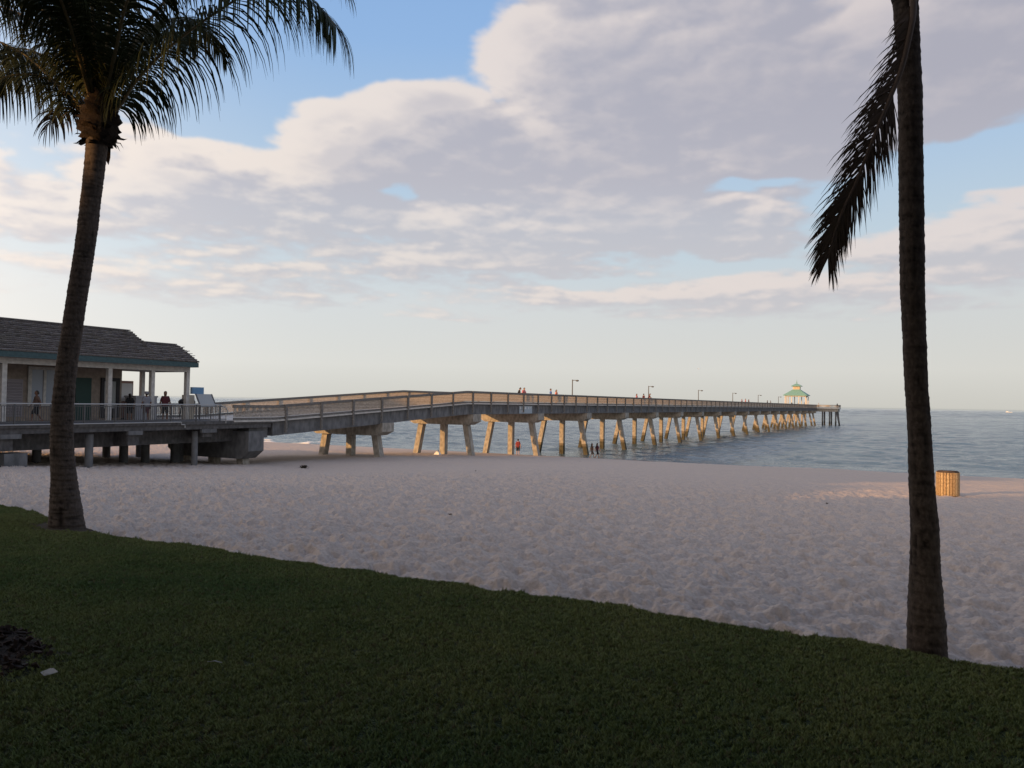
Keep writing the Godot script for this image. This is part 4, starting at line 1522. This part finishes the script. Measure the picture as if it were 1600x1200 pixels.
func pose(kind: String) -> Dictionary:
	# facing -z, feet at the origin
	var hip := Vector3(0, 0.93, 0)
	var chest := Vector3(0, 1.30, 0)
	var head := Vector3(0, 1.60, -0.01)
	var hands := [Vector3(-0.27, 0.80, -0.06), Vector3(0.27, 0.80, -0.06)]
	var elbows := [Vector3(-0.26, 1.07, 0.02), Vector3(0.26, 1.07, 0.02)]
	var knees := [Vector3(-0.11, 0.50, -0.02), Vector3(0.11, 0.50, -0.02)]
	var feet := [Vector3(-0.12, 0.08, 0.02), Vector3(0.12, 0.08, 0.02)]
	if kind == "walk":
		knees = [Vector3(-0.10, 0.52, -0.20), Vector3(0.10, 0.50, 0.04)]
		feet = [Vector3(-0.10, 0.09, -0.26), Vector3(0.11, 0.12, 0.32)]
		elbows = [Vector3(-0.25, 1.08, 0.14), Vector3(0.25, 1.08, -0.10)]
		hands = [Vector3(-0.24, 0.84, 0.12), Vector3(0.22, 0.88, -0.28)]
	elif kind == "lean":
		chest = Vector3(0, 1.27, -0.12)
		head = Vector3(0, 1.54, -0.22)
		elbows = [Vector3(-0.25, 1.05, -0.24), Vector3(0.25, 1.05, -0.24)]
		hands = [Vector3(-0.08, 1.09, -0.42), Vector3(0.08, 1.09, -0.42)]
	var body := []
	var shirt := []
	var legs := []
	var up := (head - chest).normalized()
	for q in [-1, 1]:
		var k := 0 if q < 0 else 1
		var sh: Vector3 = chest + Vector3(q * 0.17, 0.09, 0)
		var hp: Vector3 = hip + Vector3(q * 0.085, -0.02, 0)
		body.append([sh, elbows[k], 0.052, 0.042])
		body.append([elbows[k], hands[k], 0.041, 0.030])
		var hd: Vector3 = (hands[k] - elbows[k]).normalized()
		body.append([hands[k], hands[k] + hd * 0.09, 0.036, 0.026])
		body.append([hp, knees[k], 0.085, 0.056])
		body.append([knees[k], feet[k], 0.056, 0.036])
		body.append([feet[k] - Vector3(0, 0.03, -0.03), feet[k] + Vector3(q * 0.02, -0.04, -0.17), 0.042, 0.032])
		body.append([hip + Vector3(q * 0.06, 0, 0), chest + Vector3(q * 0.075, 0, 0), 0.105, 0.105])
		shirt.append([hip + Vector3(q * 0.065, -0.02, 0), chest + Vector3(q * 0.08, 0.02, 0), 0.125, 0.125])
		shirt.append([sh - Vector3(q * 0.02, 0, 0), sh.lerp(elbows[k], 0.62), 0.075, 0.066])
		legs.append([hp, knees[k], 0.105, 0.085])
		legs.append([hip + Vector3(q * 0.05, 0.06, 0), hp, 0.118, 0.11])
	body.append([chest + Vector3(0, 0.12, 0), head - up * 0.06, 0.058, 0.052])
	body.append([head - up * 0.015, head + up * 0.05, 0.078, 0.092])
	body.append([head - up * 0.06 + Vector3(0, 0, -0.045), head + Vector3(0, 0, -0.07), 0.035, 0.03])
	body.append([head + Vector3(0, -0.01, -0.09), head + Vector3(0, -0.02, -0.105), 0.013, 0.012])
	var hair := [[head + up * 0.06 + Vector3(0, 0, 0.01), head + Vector3(0, 0, 0.045), 0.093, 0.082]]
	var long := hair + [[head + Vector3(0, 0, 0.05), head + Vector3(0, -0.30, 0.10), 0.085, 0.06]]
	return {"body": capsules(body, 0.024, 0.035, M.skin), "shirt": capsules(shirt, 0.03, 0.04, M.cloth_red), "shorts": capsules(legs, 0.03, 0.03, M.cloth_black), "hair": capsules(hair, 0.024, 0.02, M.hair), "long_hair": capsules(long, 0.024, 0.03, M.hair)}


var poses := {}


func person(label: String, kind: String, at: Vector3, turn: float, shirt: String, shorts: String, long := false, dark := false, group := "", size := 1.0) -> Node3D:
	var o := thing("person", label, "person", at, turn, group)
	o.scale = Vector3.ONE * size
	var p: Dictionary = poses[kind]
	for part in [["body", "body", "skin_dark" if dark else "skin"], ["shirt", "shirt", "cloth_" + shirt], ["shorts", "shorts", "cloth_" + shorts], ["hair", "long_hair" if long else "hair", "hair"]]:
		var m := put_mesh(part[0], p[part[1]], o)
		m.material_override = M[part[2]]
	return o


func make_people() -> void:
	for k in ["stand", "walk", "lean"]: poses[k] = pose(k)
	var dy := deck_y(100) + 0.14
	var g1 := "people at the pier railing"
	var right := -PI / 2
	person("dark haired person in dark top leaning over pier rail, left of a pair", "lean", Vector3(-38.75, dy, -75.4), right + 0.5, "black", "black", false, false, g1)
	person("person in red top leaning over pier rail beside one in dark", "lean", Vector3(-38.75, dy, -76.5), right - 0.4, "pink", "pale", false, false, g1)
	person("person in blue shirt standing at the pier rail", "stand", Vector3(-38.75, dy, -83.5), right + 0.3, "blue", "navy", false, false, g1)
	person("person in orange red top beside the one in blue at pier rail", "stand", Vector3(-38.85, dy, -85.3), right, "orange", "grey", true, false, g1, 0.95)
	person("person in pink top, leftmost of three near the second lamp", "stand", Vector3(-38.9, dy, -114.0), right, "pink", "grey", true, false, g1, 0.96)
	person("person in dark red vest, middle of three near second lamp", "stand", Vector3(-38.9, dy, -117.2), right + 1.0, "maroon", "black", false, false, g1)
	person("person in broad red shirt right beside the second lamp post", "lean", Vector3(-38.8, dy, -119.2), right, "red", "navy", false, false, g1, 1.08)
	person("person in red, leftmost of three farther out along the pier", "stand", Vector3(-38.9, dy, -187.5), right, "red", "black", false, false, g1)
	person("tall person in pale red, middle of three farther out on pier", "stand", Vector3(-38.9, dy, -191.5), right, "pink", "navy", false, false, g1, 1.05)
	person("person in dark red, last of three farther out on pier", "stand", Vector3(-38.9, dy, -195.2), right, "maroon", "black", true, false, g1)
	person("small dark figure at pier rail, first before the gazebo", "stand", Vector3(-38.9, dy, -219.2), right, "black", "black", false, true, g1)
	person("small dark figure at pier rail, closer to the gazebo", "stand", Vector3(-38.9, dy, -223.9), right, "grey", "black", false, true, g1)
	var g2 := "people under the gazebo roof"
	person("dark figure between the gazebo posts on its beach side", "stand", Vector3(-42.8, dy, -286.5), 0, "black", "navy", false, true, g2)
	person("figure in brown near the middle of the gazebo", "lean", Vector3(-41.2, dy, -288.5), right, "brown", "black", false, true, g2)
	person("figure in grey under gazebo toward its seaward side", "stand", Vector3(-39.4, dy, -291.0), right, "grey", "black", false, true, g2)
	person("person in white at rail where the end platform begins", "stand", Vector3(-37.6, dy, -314.6), right, "pale", "grey", false, false, "people on the end platform")
	person("person in dark clothes beside end platform corner post", "stand", Vector3(-31.2, dy, -314.2), 2.6, "black", "black", false, true, "people on the end platform")
	# on the sand below
	person("person in red shirt and dark shorts standing by a pile on sand", "stand", Vector3(-40.0, beach_y(-40.0, 78.0), -78.0), 0.3, "red", "black", false, false, "people on the sand under the pier")
	person("long haired person in dark dress walking hand in hand under pier", "walk", Vector3(-34.6, beach_y(-34.6, 86.0) + 0.02, -86.0), -0.9, "brown", "brown", true, false, "people on the sand under the pier", 0.97)
	person("person in maroon top walking close behind another under pier", "walk", Vector3(-34.2, beach_y(-34.2, 86.6) + 0.02, -86.6), -0.7, "maroon", "black", true, false, "people on the sand under the pier")
	# on the entrance deck
	var g3 := "people on the entrance deck"
	person("dark haired person in brown walking past the shop window", "walk", Vector3(-40.3, 5.08, -25.05), 2.8, "brown", "black", false, true, g3, 0.93)
	person("person in black between chest and reddish cabinet", "stand", Vector3(-41.9, 5.08, -31.6), 1.2, "black", "black", true, true, g3, 0.9)
	var hat := person("person in grey shirt and brimless hat by porch post", "stand", Vector3(-40.2, 5.08, -31.4), 1.4, "grey", "maroon", false, true, g3, 0.97)
	var g := Geo.new()
	g.tube([Vector3(0, 1.62, 0), Vector3(0, 1.74, 0), Vector3(0, 1.76, 0)], [0.115, 0.11, 0.08], 12)
	put("hat", g, M.cloth_grey, hat)
	person("long haired person in maroon top standing under porch beam", "stand", Vector3(-40.1, 5.08, -32.6), -2.2, "maroon", "black", true, true, g3)

# ------------------------------------------------------------------ small things

func make_small() -> void:
	var at := Vector3(0.49, sand_y(0.49, 36.57) - 0.03, -36.57)
	var o := thing("litter_bin", "round bin clad in upright tan wooden slats standing on sand", "litter bin", at)
	rng.seed = 12
	for k in 24:
		var g := Geo.new()
		var a := TAU * k / 24
		var d := Vector3(cos(a), 0, sin(a))
		g.bar(d * 0.41 + Vector3(0, 0.02, 0), d * 0.41 + Vector3(0, 0.93 + rng.randf_range(-0.008, 0.008), 0), 0.088, 0.03, Vector3(-sin(a), 0, cos(a)))
		put("slat", g, [M.slat_tan, M.slat_pale, M.slat_tan, M.slat_pale, M.slat_tan, M.slat_red][(k * 7 + k / 5) % 6], o)
	var g := Geo.new()
	g.tube([Vector3(0, 0.04, 0), Vector3(0, 0.9, 0)], [0.385, 0.385], 24)
	put("liner", g, M.bin_lid, o)
	g = Geo.new()
	g.tube([Vector3(0, 0.9, 0), Vector3(0, 0.955, 0), Vector3(0, 0.985, 0), Vector3(0, 0.99, 0)], [0.39, 0.40, 0.36, 0.2], 24)
	put("lid", g, M.bin_lid, o)
	# weed on the sand
	g = Geo.new()
	rng.seed = 14
	for k in 26:
		var a := rng.randf() * TAU
		var q := Vector3(cos(a), 0, sin(a)) * rng.randf() * 0.12
		g.tube([q, q + Vector3(rng.randf_range(-0.15, 0.15), rng.randf_range(0.05, 0.22), rng.randf_range(-0.15, 0.15)), q + Vector3(rng.randf_range(-0.3, 0.3), rng.randf_range(0.0, 0.18), rng.randf_range(-0.3, 0.3))], [0.03, 0.022, 0.006], 5)
	var w := put("seaweed_clump", g, M.weed)
	w.position = Vector3(-34.9, sand_y(-34.9, 38.7), -38.7)
	tag(w, "dark tangled seaweed clump on the sand below the ramp", "seaweed")
	# white bag by the pile
	g = Geo.new()
	g.hexa([Vector3(-0.35, 0, 0.3), Vector3(0.35, 0, 0.25), Vector3(0.3, 0, -0.3), Vector3(-0.3, 0, -0.25), Vector3(0.0, 0.5, 0.05), Vector3(0.14, 0.62, 0.02), Vector3(0.12, 0.5, -0.1), Vector3(-0.02, 0.4, -0.06)])
	w = put("white_bag", g, M.white)
	w.position = Vector3(-40.2, sand_y(-40.2, 62.3) - 0.02, -62.3)
	w.scale = Vector3(0.8, 0.8, 0.8)
	tag(w, "crumpled white bag lying on sand between pier piles", "bag")
	# litter on the lawn
	g = Geo.new()
	g.quad(Vector3(-0.06, 0.02, 0.02), Vector3(-0.02, 0.045, -0.03), Vector3(0.05, 0.03, -0.03), Vector3(0.03, 0.02, 0.02))
	g.quad(Vector3(0.0, 0.03, 0.015), Vector3(0.02, 0.055, -0.03), Vector3(0.085, 0.045, -0.04), Vector3(0.055, 0.03, 0.0))
	w = put("pale_leaf", g, M.panel_grey)
	w.position = Vector3(-4.715, lawn_top(-4.715, 3.04), -3.04)
	w.rotation.y = -0.3
	tag(w, "curled pale leaf on the lawn beside planting bed", "leaf")
	g = Geo.new()
	g.tube([Vector3(-0.045, 0.05, 0.02), Vector3(0.0, 0.055, 0), Vector3(0.05, 0.05, -0.01)], [0.003, 0.004, 0.002], 5)
	w = put("twig", g, M.panel_grey)
	w.position = Vector3(-4.04, lawn_top(-4.04, 3.71), -3.71)
	tag(w, "thin pale twig lying on the dark lawn", "twig")
	# gull in flight
	var b := thing("gull", "tiny gull gliding above the far pier", "bird", Vector3(-52.0, 15.6, -199.0), 0.6)
	g = Geo.new()
	g.tube([Vector3(0, 0, 0.3), Vector3(0, 0.02, 0.1), Vector3(0, 0, -0.12), Vector3(0, 0, -0.26)], [0.02, 0.08, 0.07, 0.02], 8)
	put("body", g, M.white, b)
	for q in [-1.0, 1.0]:
		g = Geo.new()
		g.quad(Vector3(0, 0.03, 0.1), Vector3(0, 0.03, -0.1), Vector3(q * 0.35, 0.14, -0.1), Vector3(q * 0.35, 0.14, 0.06))
		g.tri(Vector3(q * 0.35, 0.14, -0.1), Vector3(q * 0.75, 0.06, 0.08), Vector3(q * 0.35, 0.14, 0.06))
		put("wing", g, M.gull_grey, b)
	# ship on the horizon
	var s := thing("ship", "tiny pale ship far off on the horizon", "ship", Vector3(210, 0, -3000), 0.2)
	s.scale = Vector3.ONE * 0.5
	g = Geo.new()
	g.hexa([Vector3(-17, 0, 3), Vector3(15, 0, 3), Vector3(15, 0, -3), Vector3(-17, 0, -3), Vector3(-18, 4, 4), Vector3(20, 4.5, 3), Vector3(20, 4.5, -3), Vector3(-18, 4, -4)])
	put("hull", g, M.white, s)
	g = Geo.new()
	g.box(Vector3(-14, 4.3, -3), Vector3(-5, 9.5, 3))
	put("cabin", g, M.white, s)
	# bits of debris on the sand
	rng.seed = 21
	var proto: MeshInstance3D = null
	for q in [[-20.3, 35.0, "left of the middle of the beach"], [-2.9, 26.5, "in front of the litter bin side"], [-26.0, 62.0, "near the water below the pier"], [-12.5, 18.0, "in the trampled middle of beach"], [-9.0, 14.5, "closest of them to the lawn"]]:
		if proto == null:
			g = Geo.new()
			for k in 7:
				var p := Vector3(rng.randf_range(-0.05, 0.05), 0.01, rng.randf_range(-0.05, 0.05))
				g.tube([p, p + Vector3(rng.randf_range(-0.08, 0.08), rng.randf_range(0.02, 0.06), rng.randf_range(-0.08, 0.08))], [0.016, 0.006], 5)
			proto = put("seaweed_scrap", g, M.weed)
			w = proto
		else:
			w = proto.duplicate()
			w.name = numbered("seaweed_scrap")
			add_child(w)
		w.position = Vector3(q[0], sand_y(q[0], q[1]), -q[1])
		w.scale = Vector3.ONE * 0.55
		tag(w, "small dark seaweed scrap " + q[2], "seaweed", "dark scraps scattered on the sand")

# ------------------------------------------------------------------ unseen buildings and trees added to shade the beach

func make_behind() -> void:
	var h := thing("added_hotel", "tall unseen block added behind the beach to shade pier shop", "building")
	added_hotel(h, -84.0, -51.0, 24.0)
	h = thing("added_hotel", "lower unseen wing added behind the lawn for shade", "building")
	added_hotel(h, -50.0, -40.5, 17.8)
	var k := 0
	for q in [[-31.0, 33.0, 17.6, 4.0], [-26.0, 36.0, 16.5, 5.5], [-17.0, 34.0, 16.4, 5.5], [-8.0, 37.0, 16.8, 5.5], [1.0, 35.0, 16.2, 5.0], [-95.0, 38.0, 15.0, 6.0], [-1.0, 4.0, 15.5, 6.8], [-8.0, 7.0, 17.5, 5.5], [-19.0, 11.5, 21.0, 3.5], [-29.0, 16.0, 12.4, 5.0], [-21.5, 16.5, 12.6, 5.0], [-14.0, 15.5, 12.6, 5.0], [-5.5, 16.0, 12.8, 5.0], [2.5, 15.0, 12.6, 5.0], [10.0, 15.5, 12.6, 5.0], [-37.0, 17.0, 12.4, 5.0], [10.5, -6.5, 14.5, 6.0], [7.0, 2.0, 15.0, 6.0]]:
		tree(q[0], q[1], q[2], q[3], k)
		k += 1


func added_hotel(h: Node3D, x0: float, x1: float, top: float) -> void:  # added block out of view, sized for the shadow it throws
	var g := Geo.new()
	g.box(Vector3(x0, 4.0, 35.0), Vector3(x1, top, 52.0))
	put("wall", g, M.added_hotel, h)
	g = Geo.new()
	g.box(Vector3(x0 - 0.3, top, 34.7), Vector3(x1 + 0.3, top + 0.3, 52.3))
	put("roof", g, M.cream, h)
	var y := 7.5
	while y < top - 2:
		g = Geo.new()
		g.box(Vector3(x0 + 0.5, y, 33.5), Vector3(x1 - 0.5, y + 0.2, 34.997))
		put("balcony", g, M.cream, h)
		var x := x0 + 1.5
		while x < x1 - 2.5:
			g = Geo.new()
			g.box(Vector3(x, y + 0.25, 34.95), Vector3(x + 2.4, y + 2.4, 34.998))
			put("window", g, M.pane, h)
			x += 4.0
		y += 3.2


func tree(t: float, s: float, top: float, r: float, k: int) -> void:  # unseen tree, placed and shaped to block sun and sky
	rng.seed = 900 + k
	var far := s > 20
	var o := thing("added_shade_tree", "added unseen tree " + ["beside the lower added wing", "in the row behind the lawn, second from the added wing", "in the middle of the row behind the lawn", "in the row behind the lawn, fourth from the added wing", "at the far end of the row behind the lawn", "standing beyond the tall added block", "close behind the middle of the lawn", "close behind the lawn toward the pier", "tall and high crowned, close behind the lawn", "in the middle row, second toward the pier shop", "in the middle row, below the tall high crown", "in the middle row, third from the pier shop side", "in the middle row, straight behind the lawn", "in the middle row, second from its far end", "at the far end of the middle row", "in the middle row, closest to the pier shop", "on the sand edge beyond the slim palm", "on the lawn close beside the viewer"][k], "tree", Vector3(t, 4.3, s), 0, "unseen trees added for shade")
	var g := Geo.new()
	var h := top - 4.3
	g.tube([Vector3.ZERO, Vector3(0.1, h * 0.3, 0), Vector3(-0.1, h * 0.6, 0.1), Vector3(0, h * 0.85, 0)], [0.32, 0.26, 0.18, 0.06], 10)
	for q in 6:
		var a := q * TAU / 6 + 0.4
		g.tube([Vector3(0, h * 0.35, 0), Vector3(cos(a) * r * 0.35, h * 0.55, sin(a) * r * 0.35), Vector3(cos(a) * r * 0.75, h * 0.72, sin(a) * r * 0.75)], [0.14, 0.09, 0.03], 6)
	put("trunk", g, M.bark, o)
	var leaf := Geo.new()
	leaf.quad(Vector3(-0.16, 0, 0.16), Vector3(-0.16, 0.04, -0.16), Vector3(0.16, 0, -0.16), Vector3(0.16, 0.04, 0.16))
	var xs: Array[Transform3D] = []
	var cs: Array[Color] = []
	for q in (5200 if k < 9 else 3500):
		var d := Vector3(rng.randfn(), rng.randfn(), rng.randfn()).normalized() * pow(rng.randf(), 0.45)
		var p := Vector3(d.x * r, h * (0.66 if k != 8 else 0.82) + d.y * h * (0.34 if k != 8 else 0.18), d.z * r - (1.6 if k == 6 else 0.0))
		xs.append(Transform3D(Basis(Vector3(rng.randf() - 0.5, rng.randf() - 0.5, rng.randf() - 0.5).normalized(), rng.randf() * TAU) * Basis.from_scale(Vector3.ONE * rng.randf_range(0.8, 1.5)), p))
		var f := rng.randf_range(0.7, 1.3)
		cs.append(Color(f, f, f))
	multi("crown", leaf.mesh(M.leaf), xs, cs, "", "", o)

# ------------------------------------------------------------------ scene

func _ready() -> void:
	var cam := Camera3D.new()
	cam.name = "camera"
	cam.fov = 50.93
	cam.near = 0.05
	cam.far = 60000.0
	cam.position = EYE
	cam.basis = Basis(Vector3.UP, deg_to_rad(27.65)) * Basis(Vector3.RIGHT, deg_to_rad(1.305)) * Basis(Vector3.BACK, deg_to_rad(0.95))
	add_child(cam)
	cam.current = true

	var env := Environment.new()
	env.background_mode = Environment.BG_SKY
	env.sky = Sky.new()
	var pano := PanoramaSkyMaterial.new()
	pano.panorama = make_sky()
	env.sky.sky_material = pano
	env.background_energy_multiplier = 1.0
	env.tonemap_mode = Environment.TONE_MAPPER_LINEAR
	env.tonemap_exposure = 1.0
	env.sdfgi_enabled = true
	env.ssao_enabled = true
	env.ssil_enabled = true
	var we := WorldEnvironment.new()
	we.name = "environment"
	we.environment = env
	add_child(we)

	var sun := DirectionalLight3D.new()
	sun.name = "sun"
	sun.light_energy = 1.6
	sun.light_color = Color(1.0, 0.76, 0.48)
	sun.light_angular_distance = 0.6
	sun.shadow_enabled = true
	add_child(sun)
	var az := deg_to_rad(26.6)
	var el := deg_to_rad(10.2)
	sun.look_at_from_position(Vector3.ZERO, Vector3(sin(az) * cos(el), -sin(el), -cos(az) * cos(el)))

	materials()
	make_sand()
	make_lawn()
	make_sea()
	make_foam()
	make_behind()
	make_pier()
	make_entrance()
	make_building()
	make_gazebo()
	make_palms()
	make_lamps()
	make_people()
	make_small()
	for o in get_children():
		clear_counts(o)


func clear_counts(o: Node) -> void:
	if o.has_meta("counts"): o.remove_meta("counts")
	for c in o.get_children(): clear_counts(c)
